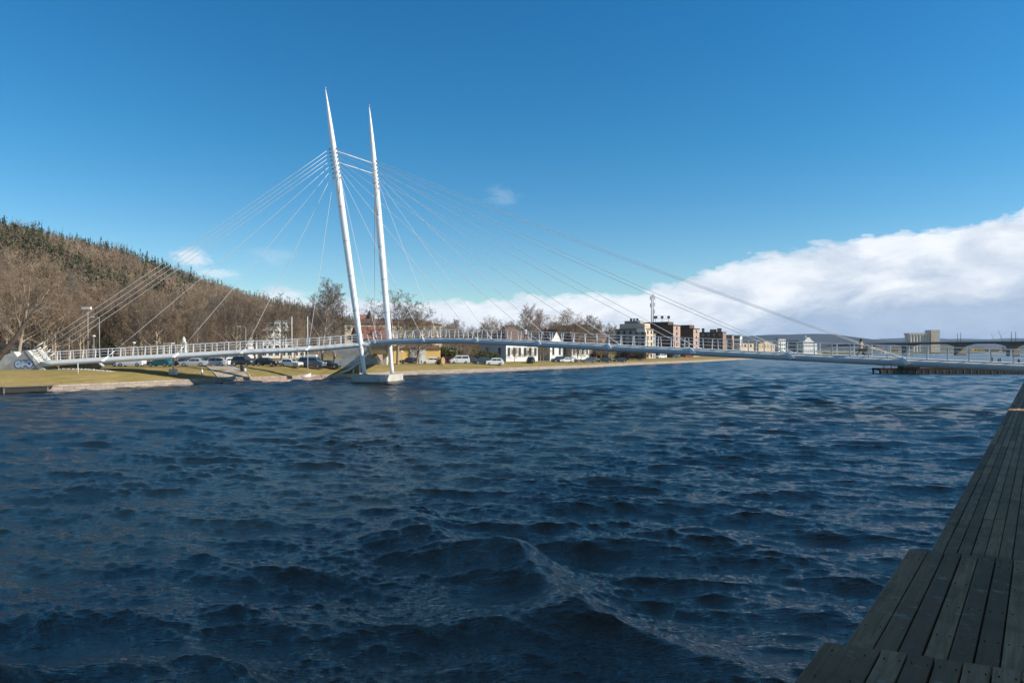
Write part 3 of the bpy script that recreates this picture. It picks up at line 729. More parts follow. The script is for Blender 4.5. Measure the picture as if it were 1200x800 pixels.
# timber fender jetty beyond the bridge
JT = empty('timber_jetty', (X(1110,150),150,0), 0, 'long low dark brown timber fender jetty in the water under the bridge', 'jetty'); JT.location = (0,0,0)
M['tar'] = mat('tarred_timber', (.05,.034,.024), .9, .35, 1.2)
g = MB(); y0 = 149
for k in range(3): g.box((X(1031,y0)+24, y0+k*1.6, .95), (48,.35,.35))
g.box((X(1031,y0)+24, y0+1.6, 1.2), (48,3.6,.10)); g.build('deck', M['tar'], JT)
g = MB()
for i in range(33): 
    for k in (-.1,3.3): g.tube([(X(1031,y0)+.3+i*1.5, y0+k, -1.5), (X(1031,y0)+.3+i*1.5, y0+k, .9)], .17, 6)
for i in range(4): g.box((X(1031,y0)+24, y0-.15, .05+i*.25), (48,.10,.235))
g.build('piling', M['tar'], JT)
for px_ in (1035.5, 1044): 
    g = MB(); g.box((X(px_,y0), y0-.1, 1.85), (.16,.16,1.4)); g.build('post', M['dark_metal'], JT)
g = MB(); g.box((X(1040,y0), y0-.1, 2.0), (1.7,.06,.08)); g.box((X(1040,y0), y0-.1, 2.5), (1.7,.06,.08)); g.build('rail', M['dark_metal'], JT)
g = MB(); g.box((X(1066,y0), y0+.6, 1.7), (3.6,1.8,1.0)); [g.box((X(1058+i*3,y0), y0-.4, 1.75), (.25,.3,1.3)) for i in range(7)]; g.build('fender_block', M['tar'], JT)
# mooring piles in the river beyond
pile = None
for i, (px_, Y_, h_, dx_) in enumerate([(1160.5,230,2.6,.3),(1163,230,2.9,-.2),(1170,233,2.1,0),(1172,233,2.4,.1),(1193,215,2.3,.3),(1195.5,216,1.9,-.4),(1061,330,2.4,0),(1063,330,2.2,.1)]):
    g = MB(); g.tube([(0,0,-1.5),(dx_*.6,0,h_)], [.22,.2], 8); o = g.build('mooring_pile', M['tar']); o.location = (X(px_,Y_),Y_,0)
    g = MB(); g.tube([(dx_*.6,0,h_-.02),(dx_*.61,0,h_+.12)], [.24,.12], 8); g.build('cap', M['dark_metal'], o)
    grp = ['near the right edge of the frame','','just left of the pair by the right edge','','at the far right edge','','below the grain silo',''][i//2*2]
    tag(o, f'dark mooring pile, {"left" if i%2==0 else "right"} one of the pair {["left of the rightmost railing posts","just right of the tallest pair","near the right picture edge","below the grain silo"][i//2]}', 'pile', 'mooring piles in the river')

# ------------------------------------------------------------------ motorway bridge
MW = empty('motorway_bridge', (X(1100,800),800,0), 0, 'long dark concrete motorway bridge with haunched spans crossing the river mouth', 'bridge'); MW.location = (0,0,0)
a = np.array((X(965,980.), 980.)); b_ = np.array((X(1330,560.), 560.)); u = (b_-a)/np.linalg.norm(b_-a); L = float(np.linalg.norm(b_-a)); nn = np.array((-u[1], u[0]))
M['mway'] = mat('dark_concrete', (.22,.19,.165), .9, .15, .1)
def s_at(px):   # distance along the bridge at which it crosses a sight line of the photo
    q = (px-600)/800; return float((a[0]-q*a[1])/(q*u[1]-u[0]))
piers_ = [s_at(p_) for p_ in (1016,1063,1125,1187,1262)]
g = MB(); ss = np.linspace(0, L, 220); top, bot = [], []
vs = []
for s_ in ss:
    p = a+u*s_; d = min(abs(s_-q) for q in piers_); gap = 40; hn = 2.2+3.4*max(0, 1-d/16)**1.6
    zt = 13.0+1.6*math.sin(min(1, s_/L)*math.pi)*.6
    if s_ < 80: zt -= (80-s_)*.022
    for off, z in ((-11, zt),(-11,zt-.9),(-6,zt-1.1),(-6,zt-hn),(6,zt-hn),(6,zt-1.1),(11,zt-.9),(11,zt)): q = p+nn*off; vs.append((q[0],q[1],z))
K = 8; g.hull(vs, [(i*K+j, i*K+(j+1)%K, (i+1)*K+(j+1)%K, (i+1)*K+j) for i in range(len(ss)-1) for j in range(K)]); g.build('span', M['mway'], MW)
for s_ in piers_:
    p = a+u*s_; g = MB(); g.prism([tuple(p+u*x_+nn*y_) for x_,y_ in ((-1.6,-6),(1.6,-6),(1.6,6),(-1.6,6))], -1, 9.2); g.build('pier', M['mway'], MW)
g = MB()
for off in (-10.9, 10.9):
    vs = []
    for s_ in ss[::4]:
        zt = 13.0+1.6*math.sin(min(1, s_/L)*math.pi)*.6-(max(0,80-s_)*.022); q = a+u*s_+nn*off; vs += [(q[0],q[1],zt+.9),(q[0],q[1],zt+1.05),(q[0]+.2,q[1]+.2,zt+1.05),(q[0]+.2,q[1]+.2,zt+.9)]
    g.hull(vs, [(i*4+j, i*4+(j+1)%4, (i+1)*4+(j+1)%4, (i+1)*4+j) for i in range(len(vs)//4-1) for j in range(4)])
g.build('guard_rail', M['dark_metal'], MW)
for i, (px_, top_) in enumerate(((1122.3,390.5),(1125.8,389.8),(1185.3,388.8),(1190.3,388.4))):
    p = a+u*s_at(px_); g = MB(); g.tube([(p[0],p[1],12), (p[0],p[1],Z(top_,p[1]))], .26, 6); g.build('mast', M['dark_metal'], MW)

# ------------------------------------------------------------------ buildings
def wall_mat(name, c, v=.10): return mat(name, c, .9, v, .25, dirt=(tuple(x*.6 for x in c), .12, .35))
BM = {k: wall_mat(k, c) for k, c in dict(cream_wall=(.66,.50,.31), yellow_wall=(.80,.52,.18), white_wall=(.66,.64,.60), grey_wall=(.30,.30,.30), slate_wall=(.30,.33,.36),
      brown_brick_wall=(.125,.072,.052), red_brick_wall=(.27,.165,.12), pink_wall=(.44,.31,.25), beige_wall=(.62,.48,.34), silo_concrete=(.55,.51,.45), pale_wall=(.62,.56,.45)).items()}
RM = {k: mat(k, c, .85, .2, .6) for k, c in dict(brown_roof=(.12,.07,.05), red_roof=(.20,.085,.06), dark_roof=(.05,.05,.052), green_roof=(.28,.36,.36), flat_roof=(.13,.12,.115)).items()}
WIN = {}
def win_mesh(w_, h_, fm):
    key = (round(w_,1), round(h_,1), fm)
    if key not in WIN:
        g = MB(); f = .09; dp = .07
        g.box((0, -dp/2, h_/2-f/2), (w_, dp, f)); g.box((0, -dp/2-.02, -h_/2-f/2), (w_+.2, dp+.1, f)); g.box((-w_/2+f/2, -dp/2, 0), (f, dp, h_-f*2)); g.box((w_/2-f/2, -dp/2, 0), (f, dp, h_-f*2))
        g.box((0, -dp/2, 0), (.06, dp*.8, h_-f*2)); g.box((0, -.012, 0), (w_-f*2, .024, h_-f*2), 0, 1)
        o = g.build('window', [M[fm], M['glass']]); WIN[key] = o.data; bpy.data.objects.remove(o)
    return WIN[key]
def house(name, label, Kpx, Y, al, wl, wf, ytop, wallL, wallF=None, zb=None, roof='flat', rmat='flat_roof', rh=2.5, fl=3, nl=4, nf=4, ww=1.2, wh=1.5, cat='building', parent=None, fm='frame', skip=(), x0=None, z0f=None):
    o = parent or empty(name, (0,0,0), 0, label, cat)
    K = np.array((X(Kpx, Y), Y)); al = R(al); A = np.array((-math.cos(al), math.sin(al))); B = np.array((math.sin(al), math.cos(al)))
    zb = gz(*K)-.2 if zb is None else zb; zt = Z(ytop, Y)
    if parent is None: o.location = (K[0], K[1], zb)
    org = Vector((0, 0, 0))
    H = zt-zb
    def pt(i, j, z): q = A*i+B*j; return Vector((org.x+q[0], org.y+q[1], org.z+z))
    g = MB(); c = [pt(0,0,0), pt(wl,0,0), pt(wl,wf,0), pt(0,wf,0)]; d = [pt(0,0,H), pt(wl,0,H), pt(wl,wf,H), pt(0,wf,H)]
    g.face([c[1],c[0],d[0],d[1]], 0); g.face([c[0],c[3],d[3],d[0]], 1); g.face([c[3],c[2],d[2],d[3]], 0); g.face([c[2],c[1],d[1],d[2]], 1); g.face(d, 0)
    if roof == 'gable_l':   # ridge along B (gable on the left face)
        g.face([d[0], d[1], pt(wl/2,0,H+rh)], 0); g.face([d[3], d[2], pt(wl/2,wf,H+rh)], 0)
    if roof == 'gable_f':
        g.face([d[0], d[3], pt(0,wf/2,H+rh)], 1); g.face([d[1], d[2], pt(wl,wf/2,H+rh)], 1)
    wo_ = g.build('wall', [BM[wallL], BM[wallF or wallL]], o)
    g = MB(); e = .4
    if roof == 'flat':
        g.hull([pt(-.25,-.25,H+.01), pt(wl+.25,-.25,H+.01), pt(wl+.25,wf+.25,H+.01), pt(-.25,wf+.25,H+.01), pt(-.25,-.25,H+.45), pt(wl+.25,-.25,H+.45), pt(wl+.25,wf+.25,H+.45), pt(-.25,wf+.25,H+.45)], [(0,1,2,3),(4,5,6,7),(0,1,5,4),(1,2,6,5),(2,3,7,6),(3,0,4,7)])
    elif roof == 'hip':
        k = min(wl, wf)/2; r1, r2 = (pt(wl/2, k, H+rh), pt(wl/2, wf-k, H+rh)) if wf > wl else (pt(k, wf/2, H+rh), pt(wl-k, wf/2, H+rh))
        q = [pt(-e,-e,H+.02), pt(wl+e,-e,H+.02), pt(wl+e,wf+e,H+.02), pt(-e,wf+e,H+.02)]
        if wf > wl: g.hull(q+[r1,r2], [(0,1,4),(1,2,5,4),(2,3,5),(3,0,4,5),(3,2,1,0)])
        else: g.hull(q+[r1,r2], [(0,4,5,1),(1,5,2),(2,5,4,3),(3,4,0),(3,2,1,0)])
    elif roof == 'gable_l':
        for i0, i1 in ((-e, wl/2), (wl+e, wl/2)):
            z0_ = H-e*rh/(wl/2); q = [pt(i0,-e,z0_+.05), pt(i0,wf+e,z0_+.05), pt(i1,wf+e,H+rh+.05), pt(i1,-e,H+rh+.05)]; g.slab(q, (0,0,.22))
    elif roof == 'gable_f':
        for i0, i1 in ((-e, wf/2), (wf+e, wf/2)):
            z0_ = H-e*rh/(wf/2); q = [pt(-e,i0,z0_+.05), pt(wl+e,i0,z0_+.05), pt(wl+e,i1,H+rh+.05), pt(-e,i1,H+rh+.05)]; g.slab(q, (0,0,.22))
    if g.v: g.build('roof', RM[rmat], o)
    fh = H/fl
    for face, n_, W_, dirv, outv in (('l', nl, wl, A, -B), ('f', nf, wf, B, -A)):
        if not n_ : continue
        ang_ = math.atan2(-outv[1], -outv[0])-math.pi/2
        me = win_mesh(ww, min(wh, fh*.62), fm)
        for k in range(fl):
            for i in range(n_):
                if (face, k, i) in skip: continue
                s_ = (i+.5)*W_/n_; p = pt(s_ if face == 'l' else 0, s_ if face == 'f' else 0, (k+.55)*fh)
                q = bpy.data.objects.new('window', me); COL.objects.link(q); q.parent = o; q.location = p; q.rotation_euler = (0,0,ang_)
    return o, pt, H
def chimney(o, pt, i, j, z, s_=.9, h_=1.8, mt=None):
    g = MB(); c = pt(i, j, z); g.box((c.x, c.y, c.z+h_/2), (s_, s_, h_)); g.box((c.x, c.y, c.z+h_+.08), (s_+.2, s_+.2, .16)); g.build('chimney', mt or M['brick'], o)

house('cream_building', 'long two tone cream yellow building behind the two pylons', 404, 215, 72, 14, 31, 379, 'cream_wall', roof='hip', rmat='brown_roof', rh=2.0, fl=4, nl=4, nf=12)
house('house', 'low brown roofed house in front of the cream building, left of right pylon', 421, 196, 62, 9, 9.5, 396.5, 'pink_wall', roof='gable_l', rmat='red_roof', rh=3.4, fl=2, nl=2, nf=3)
o, pt, H = house('church', 'church with dark pointed tower roof above the cream building', 433, 330, 40, 5, 4, 381, 'grey_wall', 'pale_wall', roof='none', fl=5, nl=1, nf=1, ww=.8, cat='church')
g = MB(); q = [pt(-.3,-.3,H), pt(5.3,-.3,H), pt(5.3,4.3,H), pt(-.3,4.3,H)]; g.hull(q+[pt(2.5,2,H+7.6)], [(0,1,4),(1,2,4),(2,3,4),(3,0,4),(3,2,1,0)]); g.build('spire', RM['dark_roof'], o)
house('house', 'small house with bright red roof beside the dark church spire', 424, 335, 55, 6, 7, 376, 'white_wall', roof='gable_l', rmat='red_roof', rh=3, fl=4, nl=2, nf=2)
# yellow kiosk in three bays
o, pt, H = house('kiosk', 'single storey yellow kiosk with white middle bay and brown hipped roof', 461, 176, 76, 7, 12.2, 408.2, 'yellow_wall', roof='hip', rmat='brown_roof', rh=1.9, fl=1, nl=0, nf=0, cat='kiosk')
g = MB(); g.slab([pt(-.06,4.2,.0), pt(-.06,8.3,.0), pt(-.06,8.3,H-.02), pt(-.06,4.2,H-.02)], pt(-.10,0,0)-pt(0,0,0)); g.build('white_bay', BM['white_wall'], o)
for j in (5.1,7.2):
    g = MB(); g.slab([pt(-.18,j-.55,.1), pt(-.18,j+.55,.1), pt(-.18,j+.55,2.3), pt(-.18,j-.55,2.3)], pt(-.05,0,0)-pt(0,0,0)); g.build('door', M['frame'], o)
house('apartment_building', 'white terraced building with pale green roof on the slope between bare trees', 306, 270, 62, 8, 17, 376.5, 'white_wall', roof='flat', rmat='green_roof', fl=5, nl=2, nf=7, ww=1.7, wh=1.3, zb=2)
house('apartment_building', 'narrow grey stair block with pale green roof at left of the white terraced building', 291, 268, 50, 5, 4.5, 370.5, 'grey_wall', 'white_wall', roof='gable_l', rmat='green_roof', rh=1.3, fl=5, nl=1, nf=1, zb=2)
house('house', 'white cottage half hidden behind the graffiti covered concrete wedge', 13.5, 150, 60, 3.5, 2.6, 409, 'white_wall', roof='gable_l', rmat='dark_roof', rh=1.1, fl=1, nl=1, nf=1, ww=.9, wh=1.1)
house('house', 'white cottage at the left picture edge behind the leaning trunk', -9, 150, 60, 5, 3.0, 410, 'white_wall', roof='gable_l', rmat='dark_roof', rh=1.0, fl=1, nl=1, nf=2, ww=.9, wh=1.1)
# white waterfront houses, shade of the side walls put into a slate colour
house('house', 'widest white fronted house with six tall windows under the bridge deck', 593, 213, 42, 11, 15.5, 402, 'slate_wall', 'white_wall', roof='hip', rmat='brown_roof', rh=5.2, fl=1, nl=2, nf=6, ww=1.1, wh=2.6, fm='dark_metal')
house('house', 'middle white fronted house with shaded side wall under the bridge deck', 644.5, 232, 40, 7, 7.5, 402, 'slate_wall', 'white_wall', roof='gable_f', rmat='brown_roof', rh=4.5, fl=1, nl=1, nf=2, ww=1.1, wh=2.4, fm='dark_metal')
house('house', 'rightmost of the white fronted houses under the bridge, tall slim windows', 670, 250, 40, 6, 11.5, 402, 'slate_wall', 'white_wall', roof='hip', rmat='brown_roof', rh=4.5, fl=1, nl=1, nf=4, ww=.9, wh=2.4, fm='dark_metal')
house('house', 'brown roofed house behind the bridge railing among bare trees, left of the tall bare cluster', 566, 260, 50, 16, 14, 399, 'beige_wall', 'cream_wall', roof='hip', rmat='brown_roof', rh=4.2, fl=2, nl=5, nf=3)
house('house', 'wide dark roofed house above the white fronted houses behind the deck', 690, 300, 46, 34, 14, 395, 'brown_brick_wall', 'red_brick_wall', roof='hip', rmat='brown_roof', rh=6, fl=3, nl=7, nf=4)
# stepped grey block, shade put into its left face, sun into its beige front
o, pt, H = house('apartment_building', 'grey stepped apartment block with rooftop penthouse and white balcony', 757, 300, 40, 15.5, 6.5, 386, 'grey_wall', 'beige_wall', roof='flat', rmat='flat_roof', fl=5, nl=5, nf=2, fm='dark_metal')
g = MB(); c = [pt(1.2,1,H+.46), pt(14,1,H+.46), pt(14,6,H+.46), pt(1.2,6,H+.46)]; g.slab(c, (0,0,2.3)); g.build('penthouse', BM['beige_wall'], o)
g = MB(); c = [pt(4,2,H+2.78), pt(12,2,H+2.78), pt(12,5.6,H+2.78), pt(4,5.6,H+2.78)]; g.slab(c, (0,0,1.3)); g.build('roof_plant_room', BM['grey_wall'], o)
for i in (6,7.6,9.2): chimney(o, pt, i, 3, H+4.08, .9, .9, M['dark_metal'])
g = MB(); c = [pt(-.1,-1.0,H-1.1), pt(4.2,-1.0,H-1.1), pt(4.2,-.02,H-1.1), pt(-.1,-.02,H-1.1)]; g.slab(c, (0,0,1.5)); g.build('balcony', BM['white_wall'], o)
house('apartment_building', 'narrow pale fronted house joined to the grey stepped block', 764, 306, 40, 3, 3.5, 391.5, 'beige_wall', 'slate_wall', roof='flat', fl=5, nl=0, nf=1)
# brown brick slabs, sunlight on their end walls put into a lighter pink
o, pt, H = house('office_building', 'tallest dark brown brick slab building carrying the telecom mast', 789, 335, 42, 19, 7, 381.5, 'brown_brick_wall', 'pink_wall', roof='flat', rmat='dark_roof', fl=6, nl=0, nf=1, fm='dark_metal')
g = MB(); c = [pt(3.2,.6,H+.46), pt(17.5,.6,H+.46), pt(17.5,6,H+.46), pt(3.2,6,H+.46)]; g.slab(c, (0,0,1.6)); g.build('roof_plant_room', BM['brown_brick_wall'], o)
MB_ = empty('telecom_mast', (0,0,0), 0, 'lattice telecom mast with panel antennas on the brown slab building', 'mast'); c = pt(13.4, 3, H+2.1)+o.location; MB_.location = c
g = MB(); hm = Z(344, 340)-c.z
for sx, sy in ((-.55,-.55),(.55,-.55),(.55,.55),(-.55,.55)): g.tube([(sx,sy,0),(sx*.8,sy*.8,hm)], .09, 4)
kz = 0.0
while kz < hm-1: 
    for (x0,y0),(x1,y1) in (((-.5,-.5),(.5,-.5)),((.5,-.5),(.5,.5)),((.5,.5),(-.5,.5)),((-.5,.5),(-.5,-.5))): g.tube([(x0,y0,kz),(x1,y1,kz+1.1)], .05, 4)
    kz += 1.1
g.build('lattice', M['grey_metal'], MB_)
for k, (ax_, z_) in enumerate(((-1.1,hm-1.8),(1.1,hm-1.6),(.2,hm-.6),(-1.0,hm-5.5),(1.05,hm-5.0),(1.0,hm-8.6))): 
    g = MB(); g.box((ax_,-.3,z_), (.45,.25,2.0)); g.box((ax_/2,-.2,z_), (abs(ax_),.08,.08)); g.build('panel_antenna', M['frame'], MB_)
for k in range(3):
    g = MB(); g.tube([(1.6+k*3.3,0,0),(1.6+k*3.3,0,3.2)], .10, 5); g.box((1.6+k*3.3,-.2,2.6), (1.3 if k else 1.7,.3,1.3)); g.build('antenna_stand', M['dark_metal'], MB_)
g = MB(); g.box((4.6,0,1.9), (7.6,.08,.12)); g.box((4.6,0,3.1), (7.6,.08,.10)); g.build('rail', M['dark_metal'], MB_)
g = MB(); g.lathe([(.9,0),(.7,.25),(.25,.4),(0,.42)], (1.8,-.5,2.0), 12); g.build('dish_antenna', M['dark_metal'], MB_)
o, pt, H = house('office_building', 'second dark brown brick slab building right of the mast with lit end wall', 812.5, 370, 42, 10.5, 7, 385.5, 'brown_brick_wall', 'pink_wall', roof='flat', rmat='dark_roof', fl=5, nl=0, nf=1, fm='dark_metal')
g = MB(); c = [pt(2.5,.6,H+.46), pt(10,.6,H+.46), pt(10,6,H+.46), pt(2.5,6,H+.46)]; g.slab(c, (0,0,1.9)); g.build('roof_plant_room', BM['brown_brick_wall'], o)
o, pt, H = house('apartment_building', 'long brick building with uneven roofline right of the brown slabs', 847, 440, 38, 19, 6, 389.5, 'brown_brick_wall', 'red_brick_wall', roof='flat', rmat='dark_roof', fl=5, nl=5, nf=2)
for i, j, s_, h_ in ((3,2,2.2,2.2),(7.5,3,3.4,1.6),(14,2,1.4,2.4)): chimney(o, pt, i, j, H+.45, s_, h_, BM['brown_brick_wall'])
house('apartment_building', 'pink rendered block between the brick building and white balconies', 858, 450, 30, 8.6, 5, 393, 'pink_wall', 'pink_wall', roof='flat', rmat='flat_roof', fl=5, nl=3, nf=1)
o, pt, H = house('apartment_building', 'slim white block with four stacked balconies beside the pink block', 867.5, 458, 30, 5.4, 6, 393.5, 'white_wall', 'white_wall', roof='flat', rmat='flat_roof', fl=4, nl=0, nf=0)
for k in range(4):
    g = MB(); z0_ = 1.2+k*(H-.8)/4; c = [pt(.1,-1.0,z0_), pt(5.3,-1.0,z0_), pt(5.3,-.02,z0_), pt(.1,-.02,z0_)]; g.slab(c, (0,0,1.1)); g.build('balcony', BM['white_wall'], o)
    g = MB(); c = [pt(.4,-.06,z0_+1.15), pt(5.0,-.06,z0_+1.15), pt(5.0,-.01,z0_+1.15), pt(.4,-.01,z0_+1.15)]; g.slab(c, (0,0,1.1)); g.build('balcony_opening', M['glass'], o)
house('house', 'low olive grey building with dark windows right of the white balconies', 870, 520, 62, 3, 12, 401.5, 'beige_wall', 'beige_wall', roof='hip', rmat='dark_roof', rh=1.4, fl=2, nl=4, nf=2, ww=1.9, wh=1.8, fm='dark_metal')
house('house', 'yellow cream gabled house left of the white tower block', 889, 560, 66, 7, 17.5, 402.5, 'cream_wall', 'cream_wall', roof='gable_f', rmat='flat_roof', rh=2.4, fl=2, nl=2, nf=6)
house('apartment_building', 'small white glazed tower block rising above the yellow gabled house', 912.5, 590, 62, 4, 8.6, 397, 'white_wall', 'white_wall', roof='flat', fl=4, nl=1, nf=3, ww=1.9, wh=1.6)
o, pt, H = house('office_building', 'white stepped waterfront building like a ship at the far quay', 941, 680, 68, 9, 18.5, 402, 'pale_wall', 'white_wall', roof='flat', rmat='flat_roof', fl=2, nl=3, nf=7, ww=1.6)
for k, (i0, i1) in enumerate(((1,14.5),(3.5,12),(5.5,10))):
    g = MB(); z0_ = H+.46+k*1.75; c = [pt(.6,i0,z0_), pt(8,i0,z0_), pt(8,i1,z0_), pt(.6,i1,z0_)]; g.slab(c, (0,0,1.72)); q = g.build('setback_storey', BM['white_wall'], o)
g = MB(); c = pt(4,7.5,H+5.7); g.box((c.x,c.y,c.z+1.1), (1.0,1.0,2.4)); g.build('funnel', BM['white_wall'], o)
house('office_building', 'dark grey long building between the white tower and the stepped white building', 944, 700, 30, 19, 8, 399.5, 'grey_wall', 'grey_wall', roof='flat', rmat='dark_roof', fl=3, nl=6, nf=1, ww=2.0)
# grain silo
SI = empty('grain_silo', (0,0,0), 0, 'tall concrete grain silo with fluted walls and lift tower beyond the motorway bridge', 'silo')
Ys = 1250; x0, x1 = X(1064.5,Ys), X(1093,Ys); zt = Z(390.5,Ys); g = MB(); nS = 8; wS = (x1-x0)/nS
for i in range(nS):
    for j in range(3): g.lathe([(wS*.5,0),(wS*.5,zt-4)], (x0+(i+.5)*wS, Ys+j*wS, 1), 14); 
g.build('silo_cylinder_row', BM['silo_concrete'], SI)
g = MB(); g.box(((x0+x1)/2, Ys+wS, zt-1.2), (x1-x0+.6, wS*3, 3.6)); g.build('top_gallery', BM['silo_concrete'], SI)
g = MB(); g.box((X(1094.5,Ys), Ys+wS*.8, Z(386.6,Ys)/2+.5), (X(1099.5,Ys)-X(1089.5,Ys), wS*3.4, Z(386.6,Ys)-1)); g.build('lift_tower', BM['silo_concrete'], SI)
g = MB(); g.box((X(1091.5,Ys), Ys+wS*.8-.3, Z(387.6,Ys)/2+.5), (X(1094,Ys)-X(1089,Ys), wS*3.5, Z(387.6,Ys)-1.5)); g.build('stair_shaft', BM['beige_wall'], SI)
g = MB(); g.box((X(1100.5,Ys), Ys+10, 9), (6,16,16)); g.build('annex', BM['white_wall'], SI)
# low houses and sheds on the far shore under the motorway bridge
lab = ['red brown shed','long white boathouse','cream shed','pink brown row house','pale warehouse','white cabin','ochre barn','grey warehouse','small red cabin','white hall']
mats_ = ['red_brick_wall','white_wall','cream_wall','pink_wall','pale_wall','white_wall','yellow_wall','grey_wall','red_brick_wall','white_wall']
for i, (px_, Y_, wl_, h_) in enumerate(((1008,1230,16,5),(1030,1290,22,5.5),(1047,1330,14,6),(1088,1330,26,6),(1112,1380,40,15),(1131,1400,14,17),(1148,1400,20,6),(1165,1420,26,6),(1180,1420,12,6.5),(1210,1430,40,7))):
    pos = ['left of the silo, first from the walker','left of the silo, second from the walker','just left of the silo','below the silo tower','between silo and paired masts','under the paired masts','right of the first mast pair','under the middle of the motorway span','left of the last bridge pier','at the right picture edge'][i]
    house('shed', f'{lab[i]} on the far shore {pos}', px_+6, Y_, 15, wl_, 14, 410+(EYE-1.5-h_)*800/Y_ , mats_[i], roof='gable_f', rmat=['dark_roof','red_roof','brown_roof'][i%3], rh=3, fl=1, nl=3, nf=0, ww=2.4, wh=2, cat='shed', zb=.8)
# cranes
for px_, yt, ybase, Y_, dx_, nm in ((1176,386.2,401,1900,-6,'taller slanting harbour crane right of the masts'),(1166.5,391,401,2100,-5,'smaller faint harbour crane left of the taller one')):
    g = MB(); o = empty('harbour_crane', (X(px_,Y_),Y_,1.5), 0, nm, 'crane')
    g.box((0,0,10), (4,4,20)); g.build('tower', M['grey_metal'], o); g = MB(); g.tube([(3,0,18),(dx_*2.6,0,Z(yt,Y_)-1.5)], [1.3,.5], 5); g.build('jib', M['grey_metal'], o)
# ------------------------------------------------------------------ bare trees
def grow(seed, H, kind='spread'):
    r = random.Random(seed); segs = []     # (p0, p1, r0, r1, level)
    def branch(p, d, L, rad, lv):
        n_ = 5 if lv == 0 else (4 if lv < 3 else (3 if lv < 4 else 2)); pts_ = [p]; taper = .55 if lv else (.72 if kind != 'spread' else .5)
        for i in range(n_):
            jit = .03 if lv == 0 else .09+.04*lv; up = 0 if lv == 0 else ((.16 if kind == 'spread' else .14) if lv < 3 else .03)
            d = (d+Vector((r.gauss(0,jit), r.gauss(0,jit), r.gauss(0,jit*.6)+up))).normalized()
            q = pts_[-1]+d*(L/n_); r0 = rad*(1-i/n_*taper); r1 = rad*(1-(i+1)/n_*taper); segs.append((pts_[-1].copy(), q.copy(), r0, r1, lv)); pts_.append(q)
        if lv >= 5: return
        nc = {0: {'spread': 15, 'tall': 17, 'birch': 14}[kind], 1: 7, 2: 5, 3: 4, 4: 3}[lv]
        az0 = r.uniform(0, 6.28)
        for k in range(nc):
            lo = {'spread': .36, 'tall': .28, 'birch': .32}[kind] if lv == 0 else .20
            f = min(1, lo+(1-lo)*(k+r.random()*.8)/nc)
            i = min(n_-1, int(f*n_)); q = pts_[i].lerp(pts_[i+1], f*n_-i)
            a_ = az0+k*2.4+r.uniform(-.5,.5); spread = {'spread': (1.05,.8,.75,.8,.8), 'birch': (.85,.7,.7,.8,.8), 'tall': (.72,.7,.7,.8,.8)}[kind][lv]*r.uniform(.75,1.25)
            if lv == 0: spread *= 1.25-.75*(f-lo)/(1-lo)
            dd = (pts_[i+1]-pts_[i]).normalized(); ref = Vector((0,0,1)) if abs(dd.z) < .9 else Vector((1,0,0)); u_ = dd.cross(ref).normalized(); v_ = dd.cross(u_)
            nd = (dd*math.cos(spread)+(u_*math.cos(a_)+v_*math.sin(a_))*math.sin(spread)).normalized()
            if lv == 0:
                g_ = (f-lo)/(1-lo); fl = {'spread': .78*(1-.35*g_), 'tall': .46*(1-.45*g_), 'birch': .52*(1-.45*g_)}[kind]
            else: fl = {1: .46, 2: .50, 3: .52, 4: .6}[lv]*(1-.25*f)
            branch(q, nd, L*fl*r.uniform(.8,1.2), max(.012, rad*(1-f*taper)*(.52 if lv == 0 else .50)), lv+1)
    branch(Vector((0,0,-.3)), Vector((r.gauss(0,.02), r.gauss(0,.02), 1)).normalized(), H*(.82 if kind != 'spread' else .58), H*.014+.05, 0)
    zm = max(s_[1].z for s_ in segs); k = H/zm
    return [(a*k, b_*k, r0*k, r1*k, lv) for a, b_, r0, r1, lv in segs]
def tree_proto(seed, H, kind, trunk_m, twig_m):
    segs = grow(seed, H, kind); o = empty('bare_tree', (0,0,0), 0)
    for nm, lv_ok, ns, mt in (('trunk', (0,1), 7, trunk_m), ('crown', (2,3,4,5), 3, twig_m)):
        sg = [s_ for s_ in segs if s_[4] in lv_ok]; P0 = np.array([tuple(s_[0]) for s_ in sg]); P1 = np.array([tuple(s_[1]) for s_ in sg]); r0 = np.array([s_[2] for s_ in sg]); r1 = np.array([s_[3] for s_ in sg])
        if nm == 'crown': r0 = np.maximum(r0, .020); r1 = np.maximum(r1, .015)
        D = P1-P0; D /= np.linalg.norm(D, axis=1)[:,None]+1e-9; ref = np.where(np.abs(D[:,2:3]) < .9, np.array([[0,0,1.]]), np.array([[1.,0,0]])); u_ = np.cross(D, ref); u_ /= np.linalg.norm(u_, axis=1)[:,None]; v_ = np.cross(D, u_)
        N = len(sg); V = np.zeros((N, 2*ns, 3))
        for k in range(ns):
            a_ = 2*math.pi*k/ns; off = u_*math.cos(a_)+v_*math.sin(a_); V[:,k] = P0+off*r0[:,None]; V[:,ns+k] = P1+off*r1[:,None]
        F = np.array([[k, (k+1)%ns, ns+(k+1)%ns, ns+k] for k in range(ns)])[None]+np.arange(N)[:,None,None]*2*ns
        mesh_np(nm, V.reshape(-1,3), F.reshape(-1,4), mt, o, smooth=True)
    return o
PR = {'s': [tree_proto(21+i, 20, 'spread', M['bark'], M['dark_twig' if i == 0 else 'twig']) for i in range(3)],
      't': [tree_proto(41+i, 22, 'tall', M['bark'], M['twig']) for i in range(4)],
      'g': [tree_proto(61+i, 20, 'tall', M['bark'], M['twig2']) for i in range(2)],
      'b': [tree_proto(81+i, 22, 'birch', M['birch'], M['birch_twig']) for i in range(2)]}
PH = {'s': 20, 't': 22, 'g': 20, 'b': 22}; used = {}
